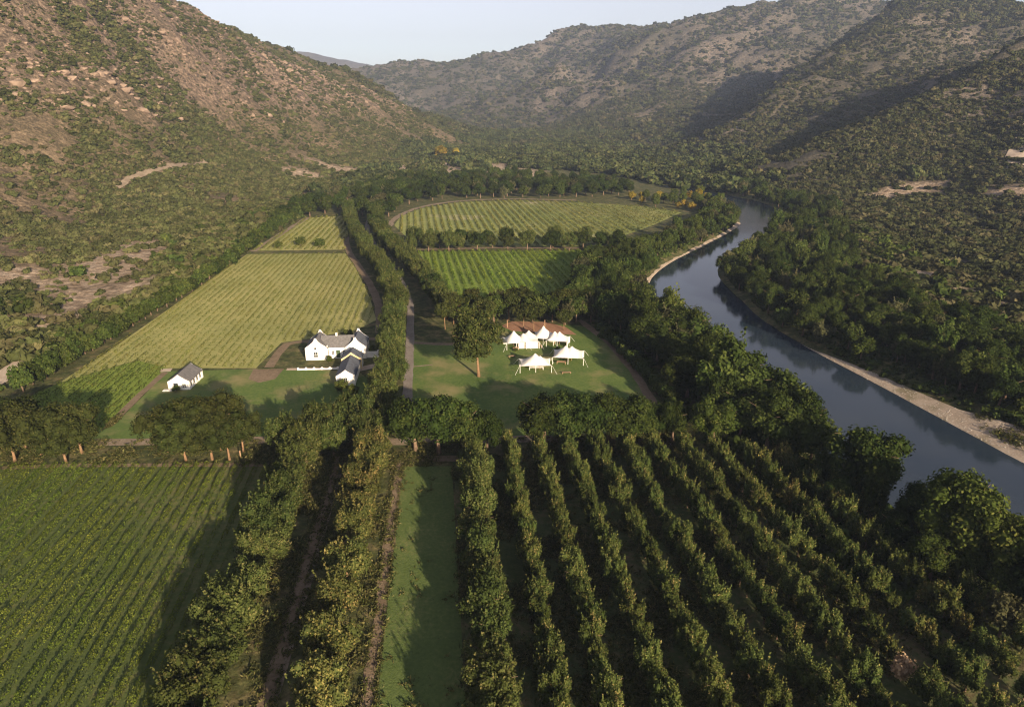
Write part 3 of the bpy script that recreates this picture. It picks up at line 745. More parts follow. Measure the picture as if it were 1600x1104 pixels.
def crown(name, seed, mat, height, radius, bottom, nlobes, nleaf, leaf, dome=1.0, lobe=0.34, upright=0.0, core=True, spread=0.45, shoots=0):
    """leaf sprays over many uneven lobes packed in a crown volume; dome>1 flattens the top"""
    r = np.random.default_rng(seed)
    ch = height - bottom; cz = bottom + ch * 0.5
    L = []
    k = 0
    while len(L) < nlobes:
        k += 1
        d = r.normal(size=3); d /= np.linalg.norm(d)
        rr = r.uniform(0.35, 0.78) if k % 4 else r.uniform(0.0, 0.5)
        p = d * rr
        if p[2] < -0.55: continue
        p[2] = np.sign(p[2]) * abs(p[2]) ** (1.0 / dome)
        q = np.array([p[0] * radius, p[1] * radius, cz + p[2] * ch * 0.5])
        lr = radius * lobe * r.uniform(0.6, 1.25)
        q[2] = min(q[2], height - lr * 0.6)
        L.append((q, lr, r.uniform(-0.22, 0.22), 1 + upright * r.uniform(0.2, 1.0)))
    wts = np.array([l[1] ** 2 for l in L]); cnt = np.maximum((wts / wts.sum() * nleaf).astype(int), 3)
    cs, ns, ts = [], [], []
    allq = np.array([l[0] for l in L]); allr = np.array([l[1] for l in L])
    for (q, lr, tt, up), c in zip(L, cnt):
        d = r.normal(size=(c, 3)); d /= np.linalg.norm(d, axis=1, keepdims=True)
        rad = lr * (0.72 + 0.4 * r.random(c) ** 1.5)
        pos = d * rad[:, None]; pos[:, 2] *= up
        w = q + pos
        keep = np.ones(c, bool)
        for q2, r2 in zip(allq, allr):        # drop sprays buried in a neighbouring lobe
            dd = np.linalg.norm(w - q2, axis=1); keep &= ~(dd < r2 * 0.6)
        keep &= w[:, 2] > bottom * 0.7
        w = w[keep]; d = d[keep]
        cs.append(w); ns.append(d * 0.8 + r.normal(size=d.shape) * spread + np.array([0, 0, 0.3]))
        ts.append(0.45 + tt + r.normal(size=len(w)) * 0.2)
    cs = np.concatenate(cs); ns = np.concatenate(ns); ts = np.concatenate(ts)
    if shoots:                                  # long upright shoots rising out of the crown
        sc, sn, st = [], [], []
        for i in range(shoots):
            q, lr, tt, up = L[r.integers(len(L))]
            a = r.uniform(0, 6.283); b0 = q + np.array([math.cos(a) * lr * .7, math.sin(a) * lr * .7, lr * up * .5])
            dv = np.array([math.cos(a) * r.uniform(.1, .5), math.sin(a) * r.uniform(.1, .5), 1.0]); ln = height * r.uniform(.12, .26)
            nn = 16; t = np.sort(r.random(nn)); jr = r.normal(size=(nn, 3)) * leaf * .55 * (1.2 - t)[:, None]
            sc.append(b0 + dv * (t * ln)[:, None] + jr); sn.append(jr + r.normal(size=(nn, 3)) * leaf + np.array([0, 0, leaf * .6])); st.append(.62 + tt + r.normal(size=nn) * .15)
        cs = np.concatenate([cs] + sc); ns = np.concatenate([ns] + sn); ts = np.concatenate([ts] + st)
    sz = leaf * r.uniform(0.6, 1.35, len(cs))
    co = None
    if core:
        cv, cf = [], []
        for (q, lr, tt, up) in L:
            b = len(cv)
            jit = 1 + r.normal(size=(len(ICO_V), 1)) * 0.12
            vv = ICO_V * jit * lr * 0.68; vv[:, 2] *= up
            cv += list(vv + q); cf += [[i + b for i in f] for f in ICO_F]
        co = (cv, cf)
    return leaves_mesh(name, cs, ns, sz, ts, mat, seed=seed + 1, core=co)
def trunk(name, seed, mat, height, radius, bottom, r0, limbs=6, n=7):
    r = random.Random(seed)
    m = MB()
    lean = (r.uniform(-.05, .05), r.uniform(-.05, .05))
    top = bottom + (height - bottom) * 0.62
    pts = []; rad = []
    for i in range(6):
        t = i / 5
        pts.append((lean[0] * top * t + r.uniform(-.06, .06) * r0 * 4 * (i > 0), lean[1] * top * t + r.uniform(-.06, .06) * r0 * 4 * (i > 0), top * t - (0.15 if i == 0 else 0)))
        rad.append(r0 * (1.35 if i == 0 else 1 - 0.62 * t))
    m.tube(pts, rad, n)
    for k in range(limbs):
        a = 2 * math.pi * (k + r.uniform(-.3, .3)) / limbs
        t0 = r.uniform(0.42, 0.85); b0 = Vector((lean[0] * top * t0, lean[1] * top * t0, top * t0))
        ln = radius * r.uniform(0.5, 0.8); rise = (height - b0.z) * r.uniform(0.3, 0.6)
        e = b0 + Vector((math.cos(a) * ln, math.sin(a) * ln, rise)); c = b0 + Vector((math.cos(a) * ln * .45, math.sin(a) * ln * .45, rise * .65))
        rr = r0 * (1 - 0.62 * t0) * 0.6
        m.tube([b0, c, e], [rr, rr * .65, rr * .25], 5)
    return m.mesh(name, mat, True)
PROTO = {}
def species(key, mat, bark, nvar, height, radius, bottom, nlobes, nleaf, leaf, r0, seed, **kw):
    limbs = kw.pop('limbs', 6)
    out = []
    for i in range(nvar):
        rr = random.Random(seed * 31 + i)
        h = height * rr.uniform(0.93, 1.07); ra = radius * rr.uniform(0.92, 1.08)
        out.append((crown('crown', seed * 100 + i, mat, h, ra, bottom, nlobes, nleaf, leaf, **kw), trunk('trunk', seed * 100 + i, bark, h, ra, bottom, r0, limbs)))
    PROTO[key] = out
species('avenue', M_AVENUE, M_BARK, 4, 9.5, 4.9, 1.6, 46, 11000, 0.185, 0.3, 1, lobe=0.24, spread=0.6, upright=0.25, shoots=40)
species('avenue_sunlit', M_SUNLIT_PALE, M_BARKO, 4, 9.0, 4.7, 1.5, 44, 11000, 0.185, 0.3, 2, lobe=0.24, spread=0.6, upright=0.25, shoots=40)
species('tallhedge', M_AVENUE, M_BARK, 4, 8.0, 3.6, 0.7, 40, 8000, 0.17, 0.24, 3, lobe=0.26, spread=0.65, upright=0.5, shoots=50)
species('broad', M_BROWNG, M_BARKO, 3, 11.3, 6.6, 3.5, 60, 10000, 0.23, 0.3, 4, dome=1.5, lobe=0.26, spread=0.55)
species('dark', M_DARK, M_BARK, 4, 11.0, 5.4, 1.8, 44, 8000, 0.23, 0.35, 5, lobe=0.28, spread=0.5)
species('river', M_RIVER, M_BARK, 5, 10.5, 5.0, 1.2, 38, 3200, 0.36, 0.3, 6, lobe=0.3, spread=0.5)
species('bright', M_BRIGHT, M_BARK, 2, 12.0, 5.6, 1.6, 46, 9000, 0.22, 0.35, 7, lobe=0.27, spread=0.55)
species('yellow', M_YELLOW, M_BARKO, 2, 8.0, 4.5, 1.2, 26, 1500, 0.42, 0.25, 8, lobe=0.32)
species('orchard', M_ORCH, M_BARK, 6, 5.0, 2.0, 0.4, 34, 3200, 0.12, 0.1, 9, lobe=0.27, spread=0.7, upright=1.2, core=True, shoots=34)
species('hedge', M_RIVER, M_BARK, 4, 6.5, 3.6, 0.5, 28, 2000, 0.33, 0.2, 10, lobe=0.32, spread=0.5)
species('tall', M_AVENUE, M_BARKO, 1, 15.5, 7.3, 3.4, 70, 12000, 0.25, 0.32, 11, lobe=0.21, spread=0.6, shoots=60, dome=1.2)
species('olive', M_OLIVE, M_BARK, 3, 9.5, 4.6, 1.4, 30, 3200, 0.33, 0.26, 16, lobe=0.27, spread=0.65, shoots=30)
species('poplar', M_RIVER, M_BARK, 3, 13.5, 3.6, 1.5, 40, 3400, 0.34, 0.26, 17, lobe=0.32, spread=0.55, upright=.6, shoots=30)
species('slim', M_BROWNG, M_BARKO, 2, 12.0, 4.6, 5.0, 34, 3500, 0.3, 0.2, 12, lobe=0.28, spread=0.55)
species('deadorch', M_DRY, M_BARKO, 2, 3.6, 1.9, 0.4, 22, 900, 0.2, 0.1, 13, lobe=0.3, spread=0.8, upright=0.6)
species('paleorch', M_SUNLIT_PALE, M_BARK, 2, 4.9, 1.7, 0.5, 28, 1400, 0.15, 0.1, 14, lobe=0.27, spread=0.7, upright=1.2, shoots=34)
species('shrub', M_BRIGHT, M_BARK, 3, 2.4, 1.5, 0.1, 18, 700, 0.18, 0.06, 15, lobe=0.36, spread=0.55)

_cnt = {}
def tree(name, key, x, y, s=1.0, label='', cat='tree', group=None, sz=None, z=None):
    v = PROTO[key][rnd.randrange(len(PROTO[key]))]
    o = empty(name, x, y, float(terrain_z(x, y)) if z is None else z, rnd.uniform(0, 6.283))
    o.scale = (s, s, s * (sz if sz else rnd.uniform(0.92, 1.08)))
    link(bpy.data.objects.new('trunk', v[1]), o)
    link(bpy.data.objects.new('crown', v[0]), o)
    return tag(o, label, cat, group)
ORD = ['first', 'second', 'third', 'fourth', 'fifth', 'sixth', 'seventh', 'eighth', 'ninth', 'tenth', 'eleventh', 'twelfth', 'thirteenth', 'fourteenth', 'fifteenth',
       'sixteenth', 'seventeenth', 'eighteenth', 'nineteenth', 'twentieth', 'twenty-first', 'twenty-second', 'twenty-third', 'twenty-fourth', 'twenty-fifth', 'twenty-sixth', 'twenty-seventh', 'twenty-eighth', 'twenty-ninth', 'thirtieth']
ORD = ORD + [w for a, c in (('thirty', None), ('forty', 'fortieth'), ('fifty', 'fiftieth'), ('sixty', 'sixtieth'), ('seventy', 'seventieth'), ('eighty', 'eightieth')) for w in ([c] if c else []) + ['%s-%s' % (a, b) for b in ORD[:9]]]
def in_view(x, y, z, m=60):
    px, py = project(x, y, z)
    return -m < px < 1600 + m and -m < py < 1104 + m * 1.2
def along(line, step, jit=0.15):
    P = np.array(line, float); s = np.concatenate([[0], np.cumsum(np.hypot(*np.diff(P, axis=0).T))])
    t = np.arange(0, s[-1], step)
    t = t + npr.uniform(-jit, jit, len(t)) * step
    return list(zip(np.interp(t, s, P[:, 0]), np.interp(t, s, P[:, 1])))
def scatter(poly, rmin, seed, kmax=4000, avoid=2.0):
    r = np.random.default_rng(seed)
    xs = [p[0] for p in poly]; ys = [p[1] for p in poly]
    c = np.stack([r.uniform(min(xs), max(xs), kmax * 4), r.uniform(min(ys), max(ys), kmax * 4)], 1)
    c = c[inside(poly, c[:, 0], c[:, 1])]
    c = c[sdist(RIVER, c[:, 0], c[:, 1]) > avoid]
    out = []; grid = {}
    for p in c:
        g = (int(p[0] // rmin), int(p[1] // rmin)); ok = True
        for i in (-1, 0, 1):
            for j in (-1, 0, 1):
                for q in grid.get((g[0]+i, g[1]+j), ()):
                    if (q[0]-p[0])**2 + (q[1]-p[1])**2 < rmin*rmin: ok = False
        if ok: grid.setdefault(g, []).append(p); out.append((float(p[0]), float(p[1])))
    return out

# ---- avenue: two rows each side of the wheel track
def row_trees(name, key, line, step, s, lab, group, cat='tree', jitx=0.4, svar=0.1, alt=None):
    k = 0
    for (x, y) in along(line, step):
        x += rnd.uniform(-jitx, jitx)
        if not in_view(x, y, 4 * s, 90): continue
        kk = alt if alt and rnd.random() < 0.25 else key
        tree(name, kk, x, y, s * rnd.uniform(1 - svar, 1 + svar), lab % ORD[k], cat, group); k += 1
row_trees('avenue_tree', 'avenue', rowline(AVL, 54, 128), 7.2, 0.98, '%s leafy green avenue tree from the bottom edge, left of the wheel track', 'avenue trees left of the wheel track')
row_trees('avenue_tree', 'avenue_sunlit', rowline(AVR, 56, 126), 7.6, 0.95, '%s sunlit golden avenue tree from the bottom edge, beside the brown path', 'golden avenue trees beside the brown path')
HEDGEROW = rowline(G(765, 1060), 52, 124)
row_trees('hedgerow_tree', 'tallhedge', HEDGEROW, 4.2, 1.0, '%s tall hedgerow tree from the bottom edge, right of the grass strip', 'hedgerow trees right of the grass strip')

# ---- orchard rows fan slightly away from the strip
odd_spots = {}
row_no = 0
n_orch = 0
for k in range(13):
    vpx = 697 - 8.0 * k
    head = ((vpx - 800) / FPX) / (ray(800, 162)[1])
    bx = G(797, 716)[0] + 6.1 * k
    y_far = G(797, 716)[1] + (2.5 if k < 6 else 2.0 - 1.1 * (k - 6))
    if k >= 11: y_far -= 10 * (k - 10)
    t = 0; i = 0
    yy = y_far
    while yy > 40:
        x = bx + head * (yy - G(797, 716)[1]); y = yy
        x += rnd.uniform(-.25, .25)
        if sdist(RIVER, np.array(x), np.array(y)) > 7 and in_view(x, y, 2.5, 50):
            key = 'orchard'
            s = rnd.uniform(0.9, 1.22)
            if rnd.random() < 0.05: s *= 0.7
            px, py = project(x, y, 2)
            lab = '%s small orchard tree from the cross track in the %s row from the hedgerow' % (ORD[i], ORD[row_no])
            if k in (7, 8, 9) and rnd.random() < 0.3: key = 'paleorch'
            if abs(px - 1415) < 34 and abs(py - 1072) < 40 and not odd_spots:
                key = 'deadorch'; odd_spots[1] = 1
                lab = 'dry tan dead orchard tree near the bottom right corner'
            tree('orchard_tree', key, x, y, s, lab, 'tree', 'orchard trees in rows'); i += 1; n_orch += 1
        yy -= rnd.uniform(2.7, 3.3) if k < 7 else rnd.uniform(3.1, 3.9)
    row_no += 1
print('orchard', n_orch)

# ---- big trees along the cross track
def named(name, key, spots, group, cat='tree', s0=1.0):
    for px, py, s, lab in spots:
        x, y = G(px, py)
        tree(name, key, x, y, s * s0, lab, cat, group)
named('broad_tree', 'broad', [
    (-22, 716, .95, 'broad brown green tree cut by the left edge, in the left clump'), (24, 722, 1.0, 'broad tree at the front left of the clump by the left edge'),
    (66, 712, 1.05, 'broad tree in the middle of the clump by the left edge'), (104, 722, .92, 'broad tree at the front right of the clump by the left edge'),
    (128, 708, .95, 'broad tree at the right end of the clump by the left edge'), (40, 700, .95, 'broad tree at the back of the clump by the left edge')], 'broad trees in the clump by the left edge')
named('broad_tree', 'broad', [
    (264, 708, .88, 'domed tree at the left end of the clump below the shed'), (291, 719, .9, 'domed tree with a bare orange trunk at the left front of the shed clump'),
    (303, 704, 1.0, 'domed tree at the back left of the clump below the shed'), (332, 718, .95, 'domed tree with paired orange trunks in the middle of the shed clump'),
    (345, 703, 1.0, 'domed tree at the back right of the clump below the shed'), (359, 718, .85, 'domed tree with orange trunk at the right front of the shed clump'), (380, 706, .8, 'domed tree at the right end of the clump below the shed')], 'broad domed trees below the shed')
named('junction_tree', 'avenue', [
    (444, 706, .98, 'leafy tree at the left end of the avenue junction'), (478, 716, 1.08, 'leafy tree in front of the avenue junction, left side'), (500, 690, 1.1, 'leafy tree behind the cross track, left of the junction'),
    (536, 684, .95, 'leafy tree just below the farmhouse annexe'), (566, 668, .85, 'leafy tree at the right of the annexe, by the junction'),
    (596, 650, .85, 'leafy tree at the road corner above the junction'), (606, 690, .9, 'leafy tree in the middle of the avenue junction'), (522, 712, .9, 'leafy tree at the head of the wheel track'), (572, 700, .95, 'leafy tree above the first sunlit golden avenue tree'), (548, 660, .8, 'leafy tree at the foot of the annexe')], 'leafy trees at the avenue junction')
named('dark_tree', 'dark', [
    (650, 704, 1.25, 'dark round tree just right of the road junction'), (686, 708, 1.3, 'dark round tree at the head of the grass strip'), (726, 704, 1.2, 'dark tree above the tall hedgerow'),
    (762, 704, .85, 'small dark tree right of the hedgerow at the cross track')], 'dark trees at the head of the grass strip')
named('dark_tree', 'dark', [
    (850, 693, 1.15, 'dark spreading tree at the left end of the row below the lawn'), (882, 692, 1.2, 'dark spreading tree, second in the row below the lawn'), (916, 693, 1.25, 'dark spreading tree in the middle of the row below the lawn'),
    (950, 692, 1.2, 'dark spreading tree, fourth in the row below the lawn'), (986, 692, 1.12, 'dark spreading tree, fifth in the row below the lawn'), (1018, 688, .9, 'dark spreading tree, sixth in the row below the lawn'),
    (1050, 690, .85, 'dark spreading tree at the right end of the row below the lawn')], 'dark trees below the lawn')
named('bright_tree', 'bright', [(1112, 698, 1.0, 'bright green tree among dark riverside trees at the orchard corner'), (1148, 640, .8, 'bright green tree behind the orchard corner')], 'bright green trees by the river')
named('riverside_tree', 'dark', [(1350, 780, 1.45, 'round dark tree standing alone against the river'), (1436, 830, .95, 'dark low tree between the two big riverside trees'),
                                 (1600, 940, 1.25, 'dark tree at the right edge by the river'), (1650, 985, 1.3, 'dark tree cut off by the right edge')], 'trees on the near river bank')
named('riverside_tree', 'bright', [(1484, 876, 1.45, 'big rounded yellow green tree by the river at the lower right'), (1550, 910, 1.35, 'rounded green tree beside the big one at the lower right')], 'trees on the near river bank')
named('lawn_tree', 'tall', [(748, 588, 1.25, 'tall open tree with a slim pale trunk on the lawn by the tents')], None)
named('slim_tree', 'slim', [(818, 515, .85, 'slim tree with a bare trunk on the red earth, left one'), (834, 517, .9, 'slim tree with a bare trunk in the middle of the red earth'),
                            (881, 516, .7, 'slim small tree at the right end of the red earth')], 'slim trees on the red earth')

# ---- belts of trees: the nearer ones cannot be told apart within a belt
KINDWORD = {'river': 'leafy mid green', 'dark': 'rounded dark green', 'olive': 'paler olive grey', 'poplar': 'tall narrow green', 'bright': 'light yellow green', 'yellow': 'small golden yellow', 'slim': 'brownish bare-stemmed', 'avenue': 'loose olive green'}
def belt(name, key, poly_px, rmin, smin, smax, lab, group, seed, alt=None, alt_p=0.2, avoid=1.5, z=0, hmax=400):
    pts = scatter(GP(poly_px, z), rmin, seed, avoid=avoid)
    n = 0
    for x, y in pts:
        if not in_view(x, y, 6, 40): continue
        k = key
        if alt and rnd.random() < alt_p: k = alt
        elif name in ('riverside_tree', 'far_bank_tree', 'far_belt_tree', 'wood_tree') and rnd.random() < .25: k = rnd.choice(('olive', 'olive', 'poplar'))
        tree(name, k, x, y, rnd.uniform(smin, smax), KINDWORD[k] + ' ' + lab.split(' ', lab.split(' ').index('tree'))[-1], 'tree', group); n += 1
    print(group, n)
belt('riverside_tree', 'dark', [(990, 520), (1030, 512), (1130, 580), (1225, 650), (1290, 725), (1215, 712), (1160, 690), (1110, 665), (1060, 615), (1010, 560)], 6.2, 1.05, 1.4, 'tall dark tree in the dense belt between hedge and river', 'dark riverside belt beside the orchard', 21, 'river', .35)
belt('riverside_tree', 'dark', [(1290, 738), (1420, 822), (1560, 922), (1700, 1035), (1660, 1075), (1500, 945), (1380, 850), (1280, 770)], 5.5, .55, .8, 'dark low tree lining the near bank beside the last orchard row', 'dark trees lining the near bank', 31, 'river', .4)
belt('riverside_tree', 'river', [(905, 440), (930, 405), (985, 398), (1012, 425), (1012, 500), (985, 525), (935, 520), (900, 490)], 7.0, .85, 1.15, 'green tree in the wood between vivid green vineyard and river', 'wood between green vineyard and river', 22, 'dark', .3)
belt('riverside_tree', 'river', [(985, 405), (1060, 372), (1110, 340), (1090, 322), (1140, 330), (1154, 349), (1092, 386), (1014, 440)], 7.2, .7, 1.0, 'green tree in the belt along the inside of the river bend', 'belt along the inside of the river bend', 23, 'bright', .15)
belt('river_bend_tree', 'bright', [(985, 312), (1090, 304), (1135, 322), (1075, 330), (1010, 322)], 10, .6, .85, 'light green tree beyond the far oval field near the bend', 'light green trees beyond the oval field', 24, 'yellow', .35)
belt('wood_tree', 'river', [(690, 515), (700, 500), (730, 494), (800, 490), (900, 490), (915, 505), (880, 508), (800, 502), (750, 514)], 5.2, .8, 1.1, 'tree in the shady wood behind the tents', 'wood behind the tents', 25, 'slim', .35)
belt('field_tree', 'avenue', [(632, 392), (640, 380), (705, 382), (706, 393)], 8.0, .8, 1.1, 'tree in the left clump between the two far vineyards', 'left clump between far vineyards', 26)
belt('field_tree', 'dark', [(715, 392), (720, 381), (880, 381), (950, 380), (965, 392)], 8.6, .75, 1.1, 'tree in the long line between the two far vineyards', 'line of trees between far vineyards', 27, 'avenue', .5)
belt('far_belt_tree', 'river', [(440, 352), (470, 326), (560, 300), (600, 285), (780, 278), (950, 285), (1000, 305), (900, 309), (720, 310), (650, 318), (608, 338), (596, 350), (560, 335), (520, 331)], 10.5, .85, 1.2, 'dark tree in the far belt behind the oval field', 'far belt behind the oval field', 28, 'dark', .5)
belt('far_bank_tree', 'river', [(1128, 424), (1160, 398), (1235, 352), (1300, 338), (1320, 380), (1330, 420), (1410, 470), (1500, 505), (1610, 545), (1660, 640), (1600, 655), (1500, 618), (1400, 575), (1330, 553), (1262, 535), (1190, 488), (1140, 448)], 7.4, .7, 1.1, 'green tree in the wood on the far river bank', 'wood on the far river bank', 29, 'dark', .35)
belt('far_bank_tree', 'river', [(1420, 490), (1610, 560), (1720, 640), (1660, 668), (1590, 650), (1500, 618), (1400, 572), (1380, 520)], 6.0, .6, 1.0, 'green tree in the wood on the far river bank', 'wood on the far river bank', 32, 'dark', .35)
belt('far_bank_tree', 'dark', [(1060, 284), (1130, 288), (1230, 310), (1310, 325), (1300, 340), (1232, 340), (1205, 318), (1130, 302)], 10.0, .75, 1.05, 'dark tree along the far bank upstream of the bend', 'trees along the far bank upstream', 30, 'river', .3)

# road rows, hedges
def poly_row(name, key, pts, step, s, lab, group, cat='tree', alt=None, n0=0, jit=0.8):
    k = n0
    for (x, y) in along(smooth_line(GP(pts)), step):
        x += rnd.uniform(-jit, jit); y += rnd.uniform(-jit, jit)
        kk = alt if alt and rnd.random() < 0.3 else key
        tree(name, kk, x, y, s * rnd.uniform(.85, 1.15), lab % ORD[k] if '%s' in lab else lab, cat, group); k += 1
poly_row('roadside_tree', 'avenue', [(600, 640), (611, 600), (615, 560), (618, 520), (618, 488), (608, 455), (592, 426), (573, 400), (559, 377), (548, 352), (545, 332)], 5.6, .95, '%s tree from the junction in the row left of the grey road', 'roadside trees left of the grey road')
poly_row('roadside_tree', 'avenue', [(696, 500), (678, 466), (658, 442), (640, 424), (620, 404), (600, 382), (588, 358), (586, 336)], 5.6, 1.0, '%s tree beyond the lawn in the row right of the grey road', 'roadside trees right of the grey road', alt='dark')
poly_row('boundary_tree', 'hedge', [(38, 612), (100, 572), (200, 514), (300, 453), (376, 401)], 4.6, .95, '%s bushy tree from the left edge along the golden vineyard', 'bushy trees along the golden vineyard')
poly_row('boundary_tree', 'hedge', [(386, 392), (430, 362), (470, 336)], 6.5, 1.2, '%s bushy tree along the small far field', 'bushy trees along the small far field')
poly_row('hedge_bush', 'hedge', [(944, 528), (980, 563), (1020, 606), (1062, 660)], 3.0, .62, '%s bush from the wood in the clipped hedge beside the lawn', 'clipped hedge bushes beside the lawn', 'bush', jit=0.3)
for i, (px, py, s, lab) in enumerate([(515, 566, .95, 'round green shrub against the farmhouse front wall'), (584, 556, 1.5, 'big green shrub at the right end of the farmhouse'), (552, 618, 1.3, 'green shrub below the annexe gable'),
                                      (534, 612, 1.4, 'green shrub at the left of the annexe gable'), (887, 566, .85, 'dark leafy shrub in front of the right tent'), (276, 612, .8, 'green shrub before the shed gable'),
                                      (872, 550, .8, 'green shrub behind the right tent'), (545, 528, 1.2, 'green shrub behind the farmhouse roof'), (470, 384, 2.2, 'large bush in the small far field'), (435, 388, 1.8, 'bush at the near edge of the small far field'),
                                      (500, 386, 2.2, 'dark bush at the right of the small far field'), (806, 549, .5, 'small plant beside the left tent')]):
    x, y = G(px, py); tree('shrub', 'shrub', x, y, s, lab, 'shrub', None)
x, y = hit(690, 250); tree('yellow_tree', 'yellow', x, y, 2.3, 'orange yellow tree standing far up the valley', 'tree')
x, y = hit(712, 247); tree('yellow_tree', 'yellow', x, y, 1.6, 'small yellow tree right of the orange one far up the valley', 'tree')

# ------------------------------------------------------------------ scrub: nobody could count it
def low_bush(name, seed, mat, nlobes=5, nleaf=46, leaf=0.34, flat=0.75):
    r = np.random.default_rng(seed)
    cs, ns, ts, cv, cf = [], [], [], [], []
    for i in range(nlobes):
        q = np.array([r.uniform(-.6, .6), r.uniform(-.6, .6), r.uniform(.3, .75) * flat]); lr = r.uniform(.38, .62)
        d = r.normal(size=(nleaf // nlobes, 3)); d /= np.linalg.norm(d, axis=1, keepdims=True); d[:, 2] = np.abs(d[:, 2]) * .9 - .1
        cs.append(q + d * lr * 1.05); ns.append(d + r.normal(size=d.shape) * .45); ts.append(.5 + r.uniform(-.2, .2) + r.normal(size=len(d)) * .2)
        b = len(cv); cv += list(ICO_V * (1 + r.normal(size=(len(ICO_V), 1)) * .15) * lr * .85 + q); cf += [[k + b for k in f] for f in ICO_F]
    cs = np.concatenate(cs)
    return leaves_mesh(name, cs, np.concatenate(ns), leaf * r.uniform(.6, 1.3, len(cs)), np.concatenate(ts), mat, seed=seed, core=(cv, cf))
def gn_scatter(name, pts, scales, protos, label):
    """points carrying a size; geometry nodes put one of the bushes on each"""
    me = bpy.data.meshes.new(name); n = len(pts)
    me.vertices.add(n); me.vertices.foreach_set('co', np.asarray(pts, np.float32).ravel())
    a = me.attributes.new('bush_scale', 'FLOAT_VECTOR', 'POINT'); a.data.foreach_set('vector', np.asarray(scales, np.float32).ravel())
    rot = np.zeros((n, 3), np.float32); rot[:, 2] = npr.uniform(0, 6.283, n); rot[:, :2] = npr.normal(0, .08, (n, 2))
    a = me.attributes.new('bush_turn', 'FLOAT_VECTOR', 'POINT'); a.data.foreach_set('vector', rot.ravel())
    me.update()
    o = link(bpy.data.objects.new(name, me)); tag(o, label, kind='stuff')
    coll = bpy.data.collections.new(name + '_kinds')
    for i, p in enumerate(protos): coll.objects.link(bpy.data.objects.new('%s_kind' % name, p))
    ng = bpy.data.node_groups.new(name, 'GeometryNodeTree')
    ng.interface.new_socket('Geometry', in_out='INPUT', socket_type='NodeSocketGeometry')
    ng.interface.new_socket('Geometry', in_out='OUTPUT', socket_type='NodeSocketGeometry')
    nd, lk = ng.nodes, ng.links
    gi = nd.new('NodeGroupInput'); go = nd.new('NodeGroupOutput')
    ci = nd.new('GeometryNodeCollectionInfo'); ci.inputs[0].default_value = coll; ci.inputs[1].default_value = True; ci.inputs[2].default_value = True
    iop = nd.new('GeometryNodeInstanceOnPoints'); iop.inputs['Pick Instance'].default_value = True
    s_ = nd.new('GeometryNodeInputNamedAttribute'); s_.data_type = 'FLOAT_VECTOR'; s_.inputs[0].default_value = 'bush_scale'
    t_ = nd.new('GeometryNodeInputNamedAttribute'); t_.data_type = 'FLOAT_VECTOR'; t_.inputs[0].default_value = 'bush_turn'
    rv = nd.new('FunctionNodeRandomValue'); rv.data_type = 'INT'; rv.inputs[4].default_value = 0; rv.inputs[5].default_value = len(protos) - 1
    e2r = nd.new('FunctionNodeEulerToRotation')
    lk.new(gi.outputs[0], iop.inputs['Points']); lk.new(ci.outputs[0], iop.inputs['Instance'])
    lk.new(s_.outputs[0], iop.inputs['Scale']); lk.new(t_.outputs[0], e2r.inputs[0]); lk.new(e2r.outputs[0], iop.inputs['Rotation'])
    lk.new(rv.outputs[2], iop.inputs['Instance Index'])
    lk.new(iop.outputs[0], go.inputs[0])
    md = o.modifiers.new('scatter', 'NODES'); md.node_group = ng
    return o
BUSH = [low_bush('bush', 500 + i, M_SCRUB) for i in range(5)]
BUSHD = [low_bush('bush', 520 + i, M_SCRUBD) for i in range(5)]
BUSHW = [low_bush('bush', 550 + i, M_WOODL, 6, 110, .24, 1.0) for i in range(4)]
BUSHG = [low_bush('bush', 540 + i, M_RIVER, 6, 80, .3, .9) for i in range(3)]
def grid_at(A, x, y):
    i = np.clip(np.searchsorted(gx, x) - 1, 0, len(gx) - 2); j = np.clip(np.searchsorted(gy, y) - 1, 0, len(gy) - 2)
    return A[j, i]
fields_all = [FA, FB, FB2, FS, FC, FD, LAWN, LAWN2, STRIP, ORCH]
ROADPATH = [G(a, b) for a, b in [(-120, 660), (-40, 615), (10, 585), (52, 556)]]
HTRACK = [hit(a, b) for a, b in [(186, 297), (200, 284), (230, 272), (262, 263), (290, 258), (322, 254)]]
def scrub(name, ymin, ymax, n, cover, size, protos, label, xmin=-1e9, xmax=1e9, seed=1, margin=0.006, flt=None, small=0.5):
    r = np.random.default_rng(seed)
    lo, hi = ymin ** 2, ymax ** 2
    y = np.sqrt(r.uniform(lo, hi, n)); x = y * r.uniform(-0.86, 0.86, n)
    k = (x > xmin) & (x < xmax)
    x, y = x[k], y[k]
    f = sdist(FLOORP, x, y)
    k = cover(x, y, f, r)
    x, y = x[k], y[k]
    if flt is not None:
        k = flt(x, y); x, y = x[k], y[k]
    k = (sdist(RIVER, x, y) > 3) & (dist_line(HTRACK, x, y) > 2.2) & (dist_line(ROADPATH, x, y) > 5)
    x, y = x[k], y[k]
    z = terrain_z(x, y)
    k = seen(x, y, z, 4.0, margin); x, y, z = x[k], y[k], z[k]
    s = size * (small + (1.95 - small) * r.random(len(x)) ** 2.3) * (0.75 + 0.5 * fbm(x, y, 45, 2, 7))
    sc = np.stack([s * r.uniform(.85, 1.2, len(x)), s * r.uniform(.85, 1.2, len(x)), s * r.uniform(.7, 1.15, len(x))], 1)
    print(name, len(x))
    return gn_scatter(name, np.stack([x, y, z - 0.12 * s], 1), sc, protos, label)
